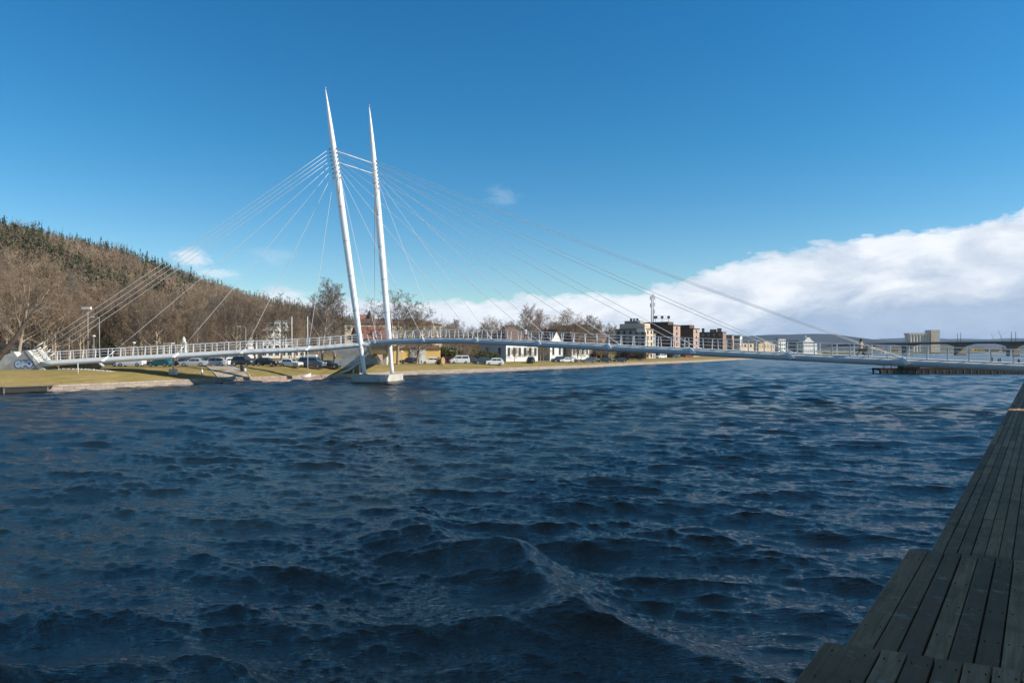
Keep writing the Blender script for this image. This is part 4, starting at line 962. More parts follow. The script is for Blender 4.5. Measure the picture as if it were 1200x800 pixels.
def tree(kind, idx, px, Y, ytop, label, group=None, wide=1.0, rz=None, name='bare_tree', cat='tree'):
    p = PR[kind][idx % len(PR[kind])]; x, y, z = on(px, Y); H = Z(ytop, Y)-z; k = H/PH[kind]
    if p.name not in used: used[p.name] = 1; o = p
    else: o = copy_tree(p)
    o.location = (x, y, z-.05); o.rotation_euler = (0,0, random.uniform(0,6.28) if rz is None else rz); o.scale = (k*wide, k*wide, k)
    tag(o, label, cat, group); return o
tree('s', 0, 466, 158, 336, 'large rounded bare oak tree directly behind the right pylon', wide=1.35)
tree('b', 0, 377, 152, 323, 'left one of the two tall pale stemmed birches left of the near pylon', 'two tall birches', wide=1.0)
tree('b', 1, 392, 154, 325, 'right one of the two tall pale stemmed birches left of the near pylon', 'two tall birches', wide=1.05)
tree('s', 1, 20, 128, 300, 'big pale limbed bare tree at far left above the concrete wedge', wide=1.0)
tree('t', 0, 51, 135, 296, 'tall pale stemmed bare tree right of the concrete wedge peak')
tree('t', 1, 166, 165, 318, 'thick forked bare tree behind the white parked car')
tree('s', 2, 299, 225, 338, 'wide bare tree in front of the white terraced building')
tree('s', 0, 330, 170, 341, 'bare tree with open crown right of the white terraced building')
tree('s', 1, 488, 165, 362, 'low wide bare tree right of the right pylon behind the railing', wide=1.3)
tree('t', 2, 619, 262, 354, 'tallest brown bare tree above the middle of the main span', wide=1.1)
tree('t', 3, 632, 270, 360, 'second tall brown bare tree next to the tallest above the main span', wide=1.0)
tree('s', 1, 663, 262, 359, 'dark bare tree with round open crown above the main span', wide=1.2)
tree('s', 2, 577, 240, 368, 'small grey bare tree with open crown left of the tall brown pair')
tree('g', 0, 690, 290, 368, 'grey bare tree cluster member left of the stepped grey block', wide=1.2)
trs = random.Random(9); rr = np.random.default_rng(4)
def belt_label(px, Y):
    row = 'front' if Y < 178 else ('middle' if Y < 210 else 'rear')
    for lim, w_ in ((-5,'beyond the left picture edge'),(30,'above the concrete wedge'),(62,'below the four parallel backstays'),(98,'left of the floodlight post'),(122,'around the floodlight post'),(150,'left of the white estate car'),(176,'above the white estate car'),(206,'above the teal car'),(240,'around the stone monument'),(276,'above the slipway'),(310,'before the terraced white building'),(345,'left of the flagpoles'),(400,'right of the flagpoles')):
        if px < lim: return (f'{row} rank bare park trees', w_)
    return (f'{row} rank bare park trees', 'right of the birches')
def town_label(px, Y):
    row = 'nearer' if Y < 290 else 'farther'
    for lim, w_ in ((500,'above the cream building roof'),(530,'right of the cream building'),(560,'above the yellow green bushes'),(590,'above the shaded gable'),(620,'above the widest white house'),(650,'by the tall brown pair'),(680,'by the round dark tree'),(715,'above the wide dark roof'),(800,'by the grey stepped block')):
        if px < lim: return (f'{row} row small bare town trees', w_)
    return (f'{row} row small bare town trees', 'at the right end')
BT, BTO = [], []
# dense belt in the park below the hill
def topline(px): return np.interp(px, [-60,0,60,120,180,240,300,350,400], [292,300,312,322,330,336,342,352,360])
for i in range(88):
    px = -70+i*5.05+trs.uniform(-4,4); Y = trs.uniform(148, 240); yt = topline(px)+trs.uniform(-4,26)+(240-Y)*.05
    if 283 < px < 338 and (Y < 200 or i % 2): continue
    BT.append(belt_label(px, Y)+(px,)); BTO.append(0); BTO[-1] = tree(trs.choice('tttggsb' if trs.random() < .4 else 'tts'), trs.randint(0,3), px, Y, yt, 'x', 'trees in the park belt below the hill', wide=trs.uniform(.75,1.05))
for i in range(40):
    px = 470+i*7.4+trs.uniform(-3,3); Y = trs.uniform(230, 330) if px < 700 else trs.uniform(300,360); yt = np.interp(px, [470,560,700,770], [378,374,377,392])+trs.uniform(-4,10)
    BT.append(town_label(px, Y)+(px,)); BTO.append(0); BTO[-1] = tree(trs.choice('gts'), trs.randint(0,3), px, Y, yt, 'x', 'town trees behind the main span', wide=trs.uniform(.9,1.3))
byk = {}
for (a_, b2, px), o in zip(BT, BTO): byk.setdefault((a_, b2), []).append((px, o))
ORD = ['first','second','third','fourth','fifth','sixth','seventh','eighth']
for (a_, b2), L_ in byk.items():
    L_.sort(key=lambda q: q[0])
    for i, (px, o) in enumerate(L_): o['label'] = (f'the one of the {a_} {b2}' if len(L_) == 1 else f'{ORD[i]} from left of the {a_} {b2}')
# low pollarded trees along the quay promenade
for i, (px, Y, yt) in enumerate(((484,165,404),(550,172,403),(603,200,405),(619,205,404),(637,212,403),(668,222,403),(681,228,402),(705,238,403),(713,243,403),(735,252,404),(746,262,404),(757,272,405))):
    tree('s', i, px, Y, yt, ['young bare tree before the yellow kiosk','young bare tree by the yellow green hedge','quay tree before the left part of the widest white house','quay tree before the right part of the widest white house','quay tree between the first two white houses','quay tree left of the rightmost white house','quay tree before the rightmost white house','first quay tree right of the white houses','second quay tree right of the white houses','third quay tree right of the white houses','quay tree before the grey stepped block','last quay tree before the beige ground floor'][i], 'young trees along the quay', wide=1.3, name='young_tree')
for k_ in PR:
    for p in PR[k_]:
        if p.name not in used:
            for c in kids(p): bpy.data.objects.remove(c)
            bpy.data.objects.remove(p)
# big leaning trunk at the left edge
g = MB(); Yt = 91; base = on(-14, Yt)
pts_ = [Vector(base)-Vector((0,0,.4)), pv(-9,428,Yt), pv(4,412,Yt+.2), pv(17,398,Yt+.5), pv(27,382,Yt+.9), pv(36,370,Yt+1.3), pv(43,356,Yt+1.8)]
o = empty('leaning_tree', base, 0, 'dark bare trunk leaning right from the left picture edge over the concrete wedge', 'tree'); o.location = (0,0,0)
g.tube(pts_, [.55,.45,.37,.29,.20,.12,.05], 10); g.build('trunk', mat('dark_bark', (.085,.06,.04), .95, .3, 2, .5, 9), o)
g = MB(); lr = random.Random(5)
def twigs(p, d, L, rad, lv):
    q = p+d*L; g.tube([p, p.lerp(q,.5)+Vector((lr.gauss(0,.06),lr.gauss(0,.06),lr.gauss(0,.06)))*L, q], [rad, rad*.7, rad*.4], 4, cap=False)
    if lv < 5:
        for _ in range(4 if lv < 3 else 3):
            nd = (d+Vector((lr.gauss(0,.55),lr.gauss(0,.55),lr.gauss(.1,.45)))).normalized(); twigs(p.lerp(q, lr.uniform(.35,1)), nd, L*lr.uniform(.55,.75), rad*.55, lv+1)
for k, f in ((3,.1),(3,.7),(4,.3),(4,.8),(5,.2),(5,.6),(5,.95)):
    p = pts_[k].lerp(pts_[min(k+1,6)], f); d = Vector((lr.gauss(.2,.5), lr.gauss(0,.5), lr.uniform(.5,1))).normalized(); twigs(p, d, lr.uniform(1.6,2.6), .07, 2)
g.build('crown', M['twig2'], o)
# evergreens and hedges
def leafy(name, label, cat, px, Y, w_, h_, mt, n_, seed, cone=False, d_=None, group=None):
    r = np.random.default_rng(seed); o = empty(name, on(px, Y), 0, label, cat, group); d_ = d_ or w_*.6
    nc_ = max(3, int(w_*h_/4)); cs = np.stack([r.uniform(-w_*.42, w_*.42, nc_), r.uniform(-d_*.4, d_*.4, nc_), r.uniform(.15, .78, nc_)*h_], -1)
    P = cs[r.integers(nc_, size=n_)]+r.normal(0, 1, (n_,3))*np.array((w_*.10+.25, d_*.14+.2, h_*.13))
    if cone:
        hh = r.uniform(.03, 1, n_)**1.1; a_ = r.uniform(0, 6.28, n_); rad = (1.03-hh)*w_*.5*r.uniform(.35,1.1,n_); P = np.stack([np.cos(a_)*rad, np.sin(a_)*rad, hh*h_], -1)
    P[:,2] = np.clip(P[:,2], .05, h_*1.05)
    s_ = r.uniform(.09,.20, n_)[:,None]*(1.5 if cone else 1.2); a1 = r.normal(0,1,(n_,3)); a1 /= np.linalg.norm(a1,axis=1)[:,None]; a2 = np.cross(a1, r.normal(0,1,(n_,3))); a2 /= np.linalg.norm(a2,axis=1)[:,None]
    V = np.stack([P-a1*s_, P+a2*s_*.6, P+a1*s_, P-a2*s_*.6], 1).reshape(-1,3); mesh_np('foliage', V, np.arange(len(V)).reshape(-1,4), mt, o)
    g = MB(); g.tube([(0,0,-.2),(0,0,h_*.6)], [.05*h_*.3+.05,.03], 6); g.build('stem', M['bark'], o); return o
leafy('conifer', 'dark green conifer standing among bare trees behind the twin lamp posts', 'tree', 125, 175, 6, Z(372,175)-2, M['conifer'], 7000, 1, cone=True)
leafy('conifer', 'narrow dark conifer on the park edge left of the church', 'tree', 411, 260, 5, Z(381,260)-2, M['conifer'], 5000, 2, cone=True)
hl = ['tall yellow green bush right of the kiosk','yellow green bush second from the kiosk','middle yellow green bush of the hedge row','yellow green bush fourth from the kiosk','last yellow green bush beside the shaded gable wall']
for i, px in enumerate((524,536,548,560,572)): leafy('bush', hl[i], 'bush', px, 190+i*2, 4.6, Z(406.5+i*1.4,190)-1.7, M['hedge'], 4200, 10+i, group='yellow green bushes')
leafy('bush', 'dark hedge between the car park and the bushes', 'bush', 528, 185, 6, 2.2, M['conifer'], 2600, 30)
for i, (px, Y, w_) in enumerate(((742,258,9),(728,250,7),(700,246,5))): leafy('bush', ['dark scrub before the beige ground floor of the stepped block','brown scrub left of the beige ground floor','small scrub below the wide dark roof'][i], 'bush', px, Y, w_, 4, mat('scrub%d'%i, (.06,.05,.03), .95, .3, 1), 3000, 40+i)
# ------------------------------------------------------------------ cars
def car_proto(kind):
    o = empty('car', (0,0,0)); L, Hh, wv = {'hatch': (4.1,1.48,.86), 'estate': (4.6,1.50,.88), 'suv': (4.6,1.72,.92), 'van': (4.9,2.0,.95), 'saloon': (4.5,1.44,.87)}[kind]
    hx = L/2; belt = Hh*.60; hood = Hh*.60
    prof_ = {'hatch': [(0,.42,.0),(.03,.55,0),(.22,.62,0),(.30,.64,0),(.44,1,1),(.62,1.02,1),(.82,.98,1),(.96,.66,0),(1,.5,0)],
             'estate': [(0,.42,0),(.03,.55,0),(.22,.62,0),(.29,.64,0),(.42,1,1),(.62,1.02,1),(.88,.98,1),(.97,.66,0),(1,.5,0)],
             'suv': [(0,.45,0),(.03,.58,0),(.20,.65,0),(.27,.67,0),(.38,1,1),(.62,1.02,1),(.88,.98,1),(.97,.68,0),(1,.5,0)],
             'van': [(0,.40,0),(.03,.50,0),(.13,.58,0),(.18,.62,0),(.30,1,1),(.60,1.0,1),(.94,1,1),(.985,.66,0),(1,.5,0)],
             'saloon': [(0,.42,0),(.03,.55,0),(.24,.62,0),(.31,.65,0),(.44,1,1),(.60,1.01,1),(.74,.97,1),(.87,.68,0),(1,.62,0)]}[kind]
    g = MB(); rows = []
    for f, h_, cab in prof_:
        x = -hx+f*L; zt_ = Hh*h_ if cab else Hh*h_; nar = .90 if f in (0,1) else 1.0; bz = min(belt, zt_-.01) if not cab else belt
        wr = wv*(.74 if cab else .96)*nar
        rows.append([(x,-wv*nar*.97,.22),(x,-wv*nar,.50),(x,-wv*nar*.98,bz),(x,-wr,zt_-(.05 if cab else 0)),(x,-wr*.8,zt_),(x,wr*.8,zt_),(x,wr,zt_-(.05 if cab else 0)),(x,wv*nar*.98,bz),(x,wv*nar,.50),(x,wv*nar*.97,.22)])
    K = 10; vs = [p for r_ in rows for p in r_]
    g.hull(vs, [(i*K+j, (i+1)*K+j, (i+1)*K+(j+1)%K, i*K+(j+1)%K) for i in range(len(rows)-1) for j in range(K)]+[tuple(range(K-1,-1,-1)), tuple((len(rows)-1)*K+j for j in range(K))], 0, False)
    body = g.build('body', [M['white_steel']], o)
    # glass: side panes, windscreen, rear window
    g = MB(); cabs = [i for i, p in enumerate(prof_) if p[2]]; i0, i1 = cabs[0], cabs[-1]
    for sg in (-1, 1):
        js = (2,3) if sg < 0 else (7,6)
        A_ = [Vector(rows[i][js[0]]) for i in range(i0-1, i1+2)]; B_ = [Vector(rows[i][js[1]]) for i in range(i0-1, i1+2)]
        low = [a_.lerp(b2, .10) for a_, b2 in zip(A_, B_)]; hi = [a_.lerp(b2, .82) for a_, b2 in zip(A_, B_)]
        segs_ = [(0,.55,1,.98),(1,.04,2,.96),(2,.04,3,.96)] if len(cabs) == 3 else [(0,.5,1,1)]
        for s0_, f0, s1_, f1 in segs_:
            off = Vector((0, sg*.012, .004)); p = [low[s0_].lerp(low[s0_+1], f0), low[s0_].lerp(low[s0_+1], f1), hi[s0_].lerp(hi[s0_+1], f1), hi[s0_].lerp(hi[s0_+1], f0)]
            g.face([q+off for q in p])
    for (ia, ib, sx) in ((i0-1, i0, -1), (i1+1, i1, 1)):
        a_ = [Vector(rows[ia][4]), Vector(rows[ia][5])]; b2 = [Vector(rows[ib][4]), Vector(rows[ib][5])]; off = Vector((sx*.014, 0, .014))
        g.face([a_[0].lerp(b2[0],.08)+off, a_[1].lerp(b2[1],.08)+off, a_[1].lerp(b2[1],.92)+off, a_[0].lerp(b2[0],.92)+off])
    g.build('window_glass', M['glass'], o, fix=False)
    for fx in (.19,.80):
        for sg in (-1,1):
            g = MB(); Mx = Matrix.Translation((-hx+fx*L, sg*(wv-.09), .33)) @ Matrix.Rotation(R(90),4,'X')
            g.lathe([(0,-.11),(.24,-.11),(.33,-.09),(.33,.09),(.24,.11),(0,.11)], (0,0,0), 14, 0, False, Mx); g.lathe([(0,-.118),(.19,-.118),(.21,-.112)], (0,0,0), 10, 1, False, Mx); g.lathe([(.21,.112),(.19,.118),(0,.118)], (0,0,0), 10, 1, False, Mx)
            g.build('wheel', [M['tyre'], M['rim']], o)
    for sg in (-1,1):
        g = MB(); g.box((-hx+.05, sg*wv*.68, Hh*.46), (.12,.34,.14)); g.build('headlight', M['lamp_glass'], o)
        g = MB(); g.box((hx-.04, sg*wv*.72, Hh*.50), (.10,.24,.22)); g.build('tail_light', M['tail'], o)
    g = MB(); g.box((-hx-.01,0,.34), (.06,wv*1.5,.16)); g.box((hx+.01,0,.36), (.06,wv*1.5,.16)); g.build('bumper', M['tyre'], o)
    return o
CP = {}; paint = {}
def car(kind, px, Y, ang_, col, label, z=None, py=None):
    if col not in paint: paint[col] = mat('car_paint_%d' % len(paint), col, .28, .03, 2, spec=.6)
    if kind not in CP: CP[kind] = o = car_proto(kind)
    else: o = copy_tree(CP[kind])
    x, y, zz = on(px, Y); o.location = (x, y, zz+.03); o.rotation_euler = (0,0,R(ang_)); tag(o, label, 'car', 'cars parked along the river park')
    for c in kids(o):
        if c.name.startswith('body'): c.material_slots[0].link = 'OBJECT'; c.material_slots[0].material = paint[col]
    return o
WH = (.72,.72,.70); SV = (.42,.43,.44); DK = (.035,.04,.05); BK_ = (.015,.015,.018); GB = (.10,.13,.17); TE = (.01,.13,.15); RD = (.35,.02,.02)
cars = [('estate',103,121,8,GB,'dark blue car at left end of the row beside the lamp posts'),('suv',127,119,6,GB,'blue grey car left of the white car near the leaning stay'),
 ('estate',154,118,2,WH,'white estate car parked left of the teal car'),('hatch',188,118,-4,TE,'teal green car parked on the grass edge'),
 ('hatch',216,126,70,DK,'dark car mostly hidden behind the silver car left of the slipway'),('saloon',227,119,10,SV,'silver car parked at top left of the stone slipway'),
 ('estate',250,121,14,SV,'silver estate car at the top of the stone slipway'),('hatch',243,126,60,BK_,'black car behind the silver estate at the slipway top'),('hatch',265,124,62,WH,'small white car seen at an angle at the right of the slipway top'),
 ('suv',286,124,158,DK,'dark car right of the slipway, just behind the waste bin'),('hatch',313,124,172,BK_,'black hatchback left of the white hatchback near the red coat'),
 ('hatch',341,125,168,WH,'white hatchback parked below the person in red'),('van',366,127,170,GB,'dark van with a white roof box left of the birches'),('hatch',386,129,175,DK,'dark small car partly hidden by the concrete parapet'),
 ('estate',479,170,25,DK,'dark car just right of the right pylon foot'),('suv',477,182,90,SV,'silver car behind the dark car by the right pylon'),('hatch',488,178,80,BK_,'black car before the white bay of the kiosk'),
 ('estate',504.5,166,14,WH,'white car left of the wooden cable reel'),('van',508,181,85,BK_,'black van behind the white car by the kiosk'),('hatch',495,186,85,DK,'dark car in the back row between kiosk doors'),
 ('estate',530,178,150,RD,'red car behind the white van right of the cable reel'),('van',538.5,170,12,WH,'white van right of the wooden cable reel'),('hatch',551,184,20,DK,'dark car behind the white van under the bushes'),
 ('suv',565,172,20,DK,'dark car left of the second white van near the shaded gable'),('suv',579,172,12,WH,'white van beside the shaded gable wall'),
 ('suv',622,190,80,BK_,'black car before the right part of the widest white house'),('suv',655,205,20,DK,'dark car left of the white pickup'),('estate',663,205,20,WH,'white car between middle and rightmost white houses'),
 ('estate',672,210,30,DK,'dark car before the rightmost white house'),('estate',690,215,10,GB,'grey blue car right of the rightmost white house'),('estate',708,222,10,DK,'dark car first right of the grey blue car'),('estate',726,232,10,DK,'dark car farthest right before the scrub'),
 ('van',775,300,30,WH,'white van below the brown slab building'),('estate',806,340,20,RD,'red car on the far quay below the second brown slab'),('estate',791,320,20,DK,'dark car between white van and red car on the far quay')]
for c in cars: car(c[0], c[1], c[2], c[3], c[4], c[5])
g = MB(); p = on(366,127); g.box((p[0]-.1,p[1],p[2]+2.22), (1.9,.9,.34)); g.box((p[0]-.1,p[1],p[2]+2.42), (1.7,.76,.07)); tag(g.build('roof_box', M['frame']), 'white roof box strapped on top of the dark van', 'roof box')
# ------------------------------------------------------------------ poles, posts, small things
def pole(name, label, px, ybase, ytop, Y, r_=.07, lamp=None, mt='grey_metal', box=False, cat='lamp post'):
    x = X(px, Y); z0 = gz(x, Y); o = empty(name, (x,Y,z0), 0, label, cat); h = Z(ytop, Y)-z0; g = MB(); g.tube([(0,0,-.2),(0,0,h)], [r_, r_*.6], 8); g.build('pole', M[mt], o)
    if lamp == 'arm': g = MB(); g.tube([(0,0,h),(-.3,0,h+.25),(-1.2,0,h+.3)], .05, 6); g.build('arm', M[mt], o); g = MB(); g.box((-1.45,0,h+.28), (.8,.3,.14)); g.build('lamp_head', M['frame'], o)
    if lamp == 'top': g = MB(); g.lathe([(.08,0),(.30,.15),(.34,.3),(.1,.42),(0,.43)], (0,0,h), 10); g.build('lamp_head', M['frame'], o)
    if lamp == 'sign': g = MB(); g.box((-.3,0,h), (1.9,.5,.5)); g.build('lamp_head', M['frame'], o)
    if box: g = MB(); g.box((0,0,.42), (1.0,.8,.9)); g.build('footing', M['concrete_pale'], o)
    return o
pole('lamp_post', 'tall lamp post with wide square floodlight head behind the left bridge arm', 103, 430, 361, 140, .10, 'sign')
pole('lamp_post', 'tall lamp post with curved arm next to the square floodlight post', 116.5, 430, 373, 138, .09, 'arm')
pole('lamp_post', 'shorter lamp post between the two tall posts behind the left bridge arm', 110, 430, 395, 140, .08, 'top')
pole('lamp_post', 'short pole left of the first teal car mooring shadow', 157, 430, 403, 135, .07, 'top')
pole('lamp_post', 'lamp post with round head left of the white terraced building', 288, 430, 384, 140, .09, 'arm')
pole('flagpole', 'left pale flagpole of the pair right of the white terraced building', 342, 430, 371, 139, .11, None, 'frame', cat='flagpole')
pole('flagpole', 'slim flagpole standing on the quay before the dark van', 360.5, 440, 371, 121.5, .09, None, 'frame', cat='flagpole')
pole('pole', 'thin white pole on the quay edge before the left bridge arm', 91.3, 450, 425, 93.5, .07, None, 'frame', cat='pole')
g = MB()
pole('pole', 'grey pole in a square concrete footing on the bank below the bridge', 203, 440, 419, 104.5, .10, None, 'grey_metal', True, cat='pole')
pole('lamp_post', 'slim lamp post on the grass right of the right pylon foot', 470.5, 430, 413, 152, .07, 'top')
pole('lamp_post', 'lamp post before the yellow green bushes', 535.5, 425, 412, 168, .07, 'arm')
pole('lamp_post', 'tall thin mast above the cream building right of the oak', 518, 425, 367, 240, .12, None)
for i, (px, yb, yt, Y, lb) in enumerate(((236.7,440,432.5,107.5,'short white bollard left of the stone slipway'),(287,440,431.5,115,'taller white stone post right of the slipway next to the bin'))):
    x = X(px,Y); z0 = gz(x,Y); g = MB(); g.tube([(x,Y,z0-.1),(x,Y,Z(yt,Y)-.08)], .13+.07*i, 10); g.tube([(x,Y,Z(yt,Y)-.08),(x,Y,Z(yt,Y)+.02)], [.15+.07*i,.07], 10); tag(g.build('bollard', M['frame']), lb, 'bollard')
x, y, z = on(283.5, 114.5); g = MB(); g.lathe([(.0,0),(.24,0),(.30,.9),(.32,.92),(.32,.98),(.2,1.06),(0,1.08)], (x,y,z), 12); tag(g.build('waste_bin', M['dark_metal']), 'dark waste bin beside the white post right of the slipway', 'bin')
# goal-like shelter frame and stone lantern on the park path
x, y, z = on(196.5, 140); SH = empty('shelter', (x,y,z), 0, 'small pale portal shelter frame behind the teal car', 'shelter'); zt = Z(402.5,140)-z
for sx in (-.75,.75):
    g = MB(); g.box((sx,0,zt/2), (.14,.14,zt)); g.build('post', M['frame'], SH)
g = MB(); g.box((0,.5,zt+.06), (1.75,1.3,.14)); g.build('roof', M['frame'], SH)
x, y, z = on(215.3, 145); MN = empty('stone_monument', (x,y,z), 0, 'slender pale stone monument with arched niche behind the deck railing', 'monument'); zt = Z(394,145)-z
g = MB(); g.box((0,0,zt*.25), (1.0,1.0,zt*.5)); g.build('pedestal', M['concrete_pale'], MN)
for sx in (-.36,.36):
    g = MB(); g.box((sx,0,zt*.62), (.2,.8,zt*.24)); g.build('pillar', M['concrete_pale'], MN)
g = MB(); g.box((0,0,zt*.77), (1.0,.9,zt*.06)); g.lathe([(.42,zt*.80),(.40,zt*.88),(.22,zt*.95),(0,zt)], (0,0,0), 10); g.build('cap', M['concrete_pale'], MN)
# stone slipway, its kerbs, the low landing stage and boat
M['setts'] = mat('stone_setts', (.34,.285,.24), .9, .25, 2.2, .6, 5)
def bank_at_px(px): 
    pxs = 600+800*bp[:,0]/np.maximum(bp[:,1], 1); ok = (bp[:,1] > 70) & (bp[:,1] < 300); idx = np.where(ok)[0]; k = idx[np.argmin(np.abs(pxs[idx]-px))]; return k
kb0, kb1 = bank_at_px(256), bank_at_px(285)
B0, B1 = bp[kb0], bp[kb1]; T0 = np.array((X(237,118),118.)); T1 = np.array((X(269,121.5),121.5))
g = MB(); nS = 12; rows = []
for i in range(nS+1):
    f = i/nS; l_ = T0*(1-f)+(B0-bn[kb0]*1.2)*f; r_ = T1*(1-f)+(B1-bn[kb1]*1.2)*f
    row = []
    for j in range(5):
        p = l_+(r_-l_)*j/4; d_, _k = bdist(*p); zg = float(prof(np.array(max(d_,0)), p[1])); z_ = (2.33*(1-f)+.12*f); row.append((p[0], p[1], max(z_, zg+.03) if f < .55 else max(z_+.0, (zg+.03 if d_ > .2 else z_))))
    rows.append(row)
vs = [p for r_ in rows for p in r_]; g.hull(vs, [(i*5+j, i*5+j+1, (i+1)*5+j+1, (i+1)*5+j) for i in range(nS) for j in range(4)]); 
o = g.build('stone_slipway', M['setts']); tag(o, 'sloping stone sett slipway running down the grass to the water', 'slipway')
for e_ in (0, 4):
    g = MB(); g.tube([Vector(r_[e_])+Vector((0,0,.0)) for r_ in rows], .13, 5, sm=False); g.build('kerb', M['concrete'], o)
M['pink_stone'] = mat('pink_stone', (.42,.27,.22), .9, .2, 1.5)
kc0, kc1 = bank_at_px(262), bank_at_px(381); g = MB(); vs = []
step_ = 1
ks = list(range(kc0, kc1+1))
for k in ks:
    for d_, z_ in ((-2.2,-.8),(-2.2,.14),(-2.0,.20),(-.35,.26),(-.35,-.8)): q = bp[k]+bn[k]*d_; vs.append((q[0], q[1], z_))
g.hull(vs, [(i*5+j, i*5+j+1, (i+1)*5+j+1, (i+1)*5+j) for i in range(len(ks)-1) for j in range(4)]); tag(g.build('stone_landing', M['pink_stone']), 'low pinkish stone landing along the foot of the quay right of the slipway', 'landing stage')
def boat(px, Y, z, rz, L, label, mt):
    o = empty('rowing_boat', (X(px,Y),Y,z), R(rz), label, 'boat'); g = MB(); rows = []
    for f in np.linspace(0,1,9):
        w_ = .72*(1-(max(0,f-.45)/.55)**2.2)*(.85+.15*min(1,f*4)); k = .30*(max(0,f-.6)/.4)**1.5; x_ = -L/2+f*L
        rows.append([(x_,-w_,.62+k),(x_,-w_*.82,.18+k),(x_,-w_*.3,.0+k),(x_,w_*.3,.0+k),(x_,w_*.82,.18+k),(x_,w_,.62+k)])
    vs = [p for r_ in rows for p in r_]; K = 6; g.hull(vs, [(i*K+j, i*K+j+1, (i+1)*K+j+1, (i+1)*K+j) for i in range(8) for j in range(5)]+[tuple(range(6))]); g.build('hull', mt, o)
    for f in (.25,.55):
        g = MB(); g.box((-L/2+f*L,0,.45), (.28,1.25,.05)); g.build('thwart', M['dark_metal'], o)
    g = MB()
    for sg in (0,5): g.tube([r_[sg] for r_ in rows], .045, 5)
    g.build('gunwale', mt, o)
kq = bank_at_px(268); q = bp[kq]-bn[kq]*1.3
boat(264, float(q[1])-.1, .24, 8, 3.2, 'grey aluminium rowing boat drawn up at the foot of the slipway', M['grey_metal'])
kq = bank_at_px(356); q = bp[kq]-bn[kq]*1.3
boat(356, float(q[1]), .24, 12, 2.4, 'small white dinghy lying on the pink stone landing', M['frame'])
# path of pale edging stones under the left bridge arm
g = MB(); er = random.Random(2)
for i in range(46):
    f = i/45; px = 60+f*72; Y = 98.5-1.5*f+ (0 if f < .5 else (f-.5)*4); x = X(px,Y); z = gz(x,Y); g.box((x+er.uniform(-.05,.05), Y+er.uniform(-.08,.08), z+.06), (er.uniform(.12,.26),.22,er.uniform(.12,.22)), er.uniform(0,1))
tag(g.build('edging_stones', M['concrete_pale']), 'thin line of pale edging stones across the grass under the left arm', 'stones', kind='stuff')
# drain opening in the quay
x, y = X(20, 83.4), 83.4
kd = bank_at_px(20) if False else int(np.argmin(np.hypot(bp[:,0]-X(20,84), bp[:,1]-84))); q = bp[kd]-bn[kd]*.36; rz_ = math.atan2(tg[kd][1], tg[kd][0])
DR = empty('outfall', (q[0],q[1],.45), rz_, 'dark rectangular outfall opening under a concrete lintel in the quay wall at left', 'outfall')
g = MB(); g.box((0,-.12,-.05), (4.4,.5,.62)); g.build('opening', M['tyre'], DR); g = MB(); g.box((.3,-.15,.32), (5.6,.7,.11)); g.build('lintel', M['quay'], DR)
for sx in (-2.05,2.05):
    g = MB(); g.box((sx*1.13,-.12,-.1), (.2,.5,.72)); g.build('jamb', M['quay'], DR)
# cable reel
x, y, z = on(516.5, 160); CR = empty('cable_reel', (x,y,z), R(-25), 'big wooden cable reel standing on the grass by the parked cars', 'reel')
M['reel'] = mat('reel_wood', (.34,.20,.11), .8, .2, 2); M['reel_red'] = mat('reel_side', (.12,.045,.03), .8, .2, 2)
for sx, mt in ((-.62,'reel_red'),(.62,'reel')):
    g = MB(); Mx = Matrix.Translation((sx,0,.88)) @ Matrix.Rotation(R(90),4,'Y'); g.lathe([(0,-.05),(.88,-.05),(.88,.05),(0,.05)], (0,0,0), 20, 0, False, Mx); g.build('flange', M[mt], CR)
g = MB(); Mx = Matrix.Translation((0,0,.88)) @ Matrix.Rotation(R(90),4,'Y'); g.lathe([(.5,-.57),(.5,.57)], (0,0,0), 16, 0, True, Mx); g.build('drum', M['reel'], CR)
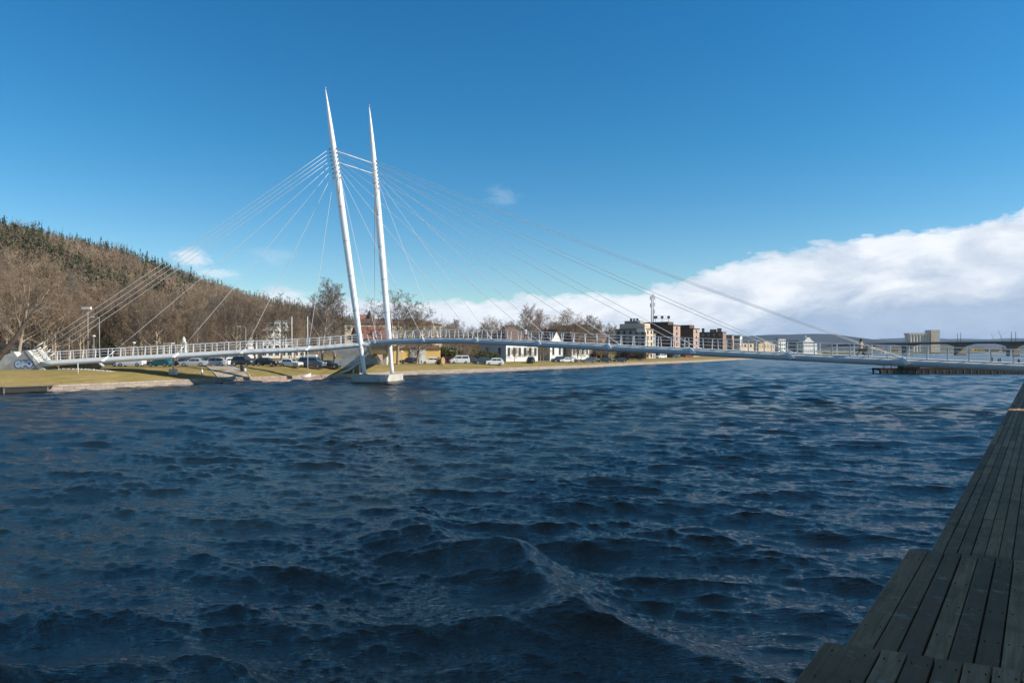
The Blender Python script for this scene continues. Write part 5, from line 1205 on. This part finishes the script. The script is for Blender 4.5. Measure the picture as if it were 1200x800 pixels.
# ------------------------------------------------------------------ people
def person(label, loc, face, h, pose, coat, legs, hair=(.05,.03,.02), coat_len=.46, group=None, bike=False):
    k = h/1.75; s_ = pose       # s_: half stride
    J_ = {'pel':(0,0,.95),'ch':(0,0,1.28),'nk':(0.02,0,1.47),'hd0':(.03,0,1.56),'hd1':(.05,0,1.68),
          'hl':(0,.10,.92),'kl':(.5*s_+.05,.10,.50),'al':(s_*.9,.10,.08),'tl':(s_*.9+.17,.11,.05),
          'hr':(0,-.10,.92),'kr':(-.25*s_+.03,-.10,.50),'ar':(-s_*1.0,-.10,.12),'tr':(-s_*1.0+.15,-.11,.04),
          'sl':(0,.19,1.42),'el':(-.35*s_-.03,.25,1.14),'wl':(.05-.5*s_,.23,.90),'fl':(.09-.5*s_,.22,.80),
          'sr':(0,-.19,1.42),'er':(.3*s_-.02,-.25,1.14),'wr':(.12+.6*s_,-.23,.93),'fr':(.17+.6*s_,-.22,.84)}
    rad = {'pel':.15,'ch':.16,'nk':.055,'hd0':.085,'hd1':.095,'hl':.095,'kl':.062,'al':.045,'tl':.04,'hr':.095,'kr':.062,'ar':.045,'tr':.04,'sl':.07,'el':.05,'wl':.035,'fl':.03,'sr':.07,'er':.05,'wr':.035,'fr':.03}
    ks_ = list(J_); ed = [('pel','ch'),('ch','nk'),('nk','hd0'),('hd0','hd1'),('pel','hl'),('hl','kl'),('kl','al'),('al','tl'),('pel','hr'),('hr','kr'),('kr','ar'),('ar','tr'),('ch','sl'),('sl','el'),('el','wl'),('wl','fl'),('ch','sr'),('sr','er'),('er','wr'),('wr','fr')]
    me = bpy.data.meshes.new('person'); me.from_pydata([tuple(c*k for c in J_[q]) for q in ks_], [(ks_.index(a_), ks_.index(b2)) for a_, b2 in ed], [])
    tmp = bpy.data.objects.new('tmp', me); COL.objects.link(tmp); md = tmp.modifiers.new('skin', 'SKIN')
    if not me.skin_vertices: return None
    for i, q in enumerate(ks_): me.skin_vertices[0].data[i].radius = (rad[q]*k, rad[q]*k*(1.0)); me.skin_vertices[0].data[i].use_root = (q == 'pel')
    sb = tmp.modifiers.new('sub', 'SUBSURF'); sb.levels = sb.render_levels = 1
    dg = bpy.context.evaluated_depsgraph_get(); dg.update(); nm = bpy.data.meshes.new_from_object(tmp.evaluated_get(dg)); bpy.data.objects.remove(tmp)
    nm.name = 'person'; mts = [mat('skin', (.50,.30,.22), .6), mat('trousers', legs, .9), mat('coat', coat, .9), M['tyre']]
    for m_ in mts: nm.materials.append(m_)
    for p in nm.polygons:
        c = p.center/k; p.use_smooth = True
        p.material_index = 0 if (c.z > 1.47 or (abs(c.y) > .17 and c.z < .90)) else (2 if c.z > .93 or abs(c.y) > .19 else (3 if c.z < .10 else 1))
    o = bpy.data.objects.new('person', nm); COL.objects.link(o); o.location = loc; o.rotation_euler = (0,0,face)
    tag(o, label, 'person', group)
    g = MB(); g.lathe([(.115*k,.0),(.125*k,.07*k),(.10*k,.14*k),(0,.175*k)], (.03*k,0,1.60*k), 10); g.lathe([(.09*k,-.12*k),(.115*k,0)], (.015*k,0,1.60*k), 10); g.build('hair', mat('hair', hair, .9), o)
    if coat_len: g = MB(); g.lathe([(.215*k,(.95-coat_len)*k),(.20*k,.75*k),(.17*k,.98*k),(.185*k,1.2*k),(.19*k,1.38*k),(.10*k,1.46*k)], (0,0,0), 12); g.build('coat', mts[2], o)
    return o
u_ang = math.atan2(A_main['u'][1], A_main['u'][0])
def t_px(px, A=A_main, off=0): 
    q = (px-600)/800; J2 = J+np.array((A['u'][1], -A['u'][0]))*off; u_ = A['u']; return float((q*J2[1]-J2[0])/(u_[0]-q*u_[1]))
def ondeck(px, off): t_ = t_px(px, A_main, off); return arm_pt(A_main, t_, off, .12)
person('person walking right along the bridge in a pale beige coat and dark trousers', ondeck(1008.5, .9), u_ang, 1.78, .36, (.42,.32,.24), (.03,.03,.035), coat_len=.18)
person('person in dark clothes standing on the bridge above the widest white house, left of three', ondeck(589.5, .4), u_ang, 1.75, .1, (.05,.05,.06), (.03,.03,.04), coat_len=.1)
person('person with a pale top walking on the bridge, middle of three', ondeck(616, .7), u_ang+math.pi, 1.75, .2, (.55,.52,.50), (.04,.05,.09), coat_len=.1)
person('person in dark red brown clothes on the bridge, right of three', ondeck(639.5, .2), u_ang, 1.78, .15, (.07,.03,.03), (.02,.02,.025), coat_len=.15)
person('person in a bright red coat behind the white hatchback', on(339, 131), 0.4, 1.75, .05, (.65,.02,.02), (.03,.03,.04), coat_len=.35)
# ------------------------------------------------------------------ haze over the far shore
g = MB(); g.box((0, 4100, 89), (18800, 10600, 182)); hz = g.build('haze', bpy.data.materials.new('haze_air'))
hm_ = hz.data.materials[0]; hm_.use_nodes = True; hm_.node_tree.nodes.clear(); hn = NT(hm_.node_tree)
pvn = hn.n('ShaderNodeVolumePrincipled'); pvn.inputs['Color'].default_value = (.5,.7,1,1); pvn.inputs['Density'].default_value = .000035; pvn.inputs['Anisotropy'].default_value = .0
on_ = hn.n('ShaderNodeOutputMaterial'); hn.link(pvn.outputs[0], on_.inputs['Volume']); tag(hz, kind='stuff')
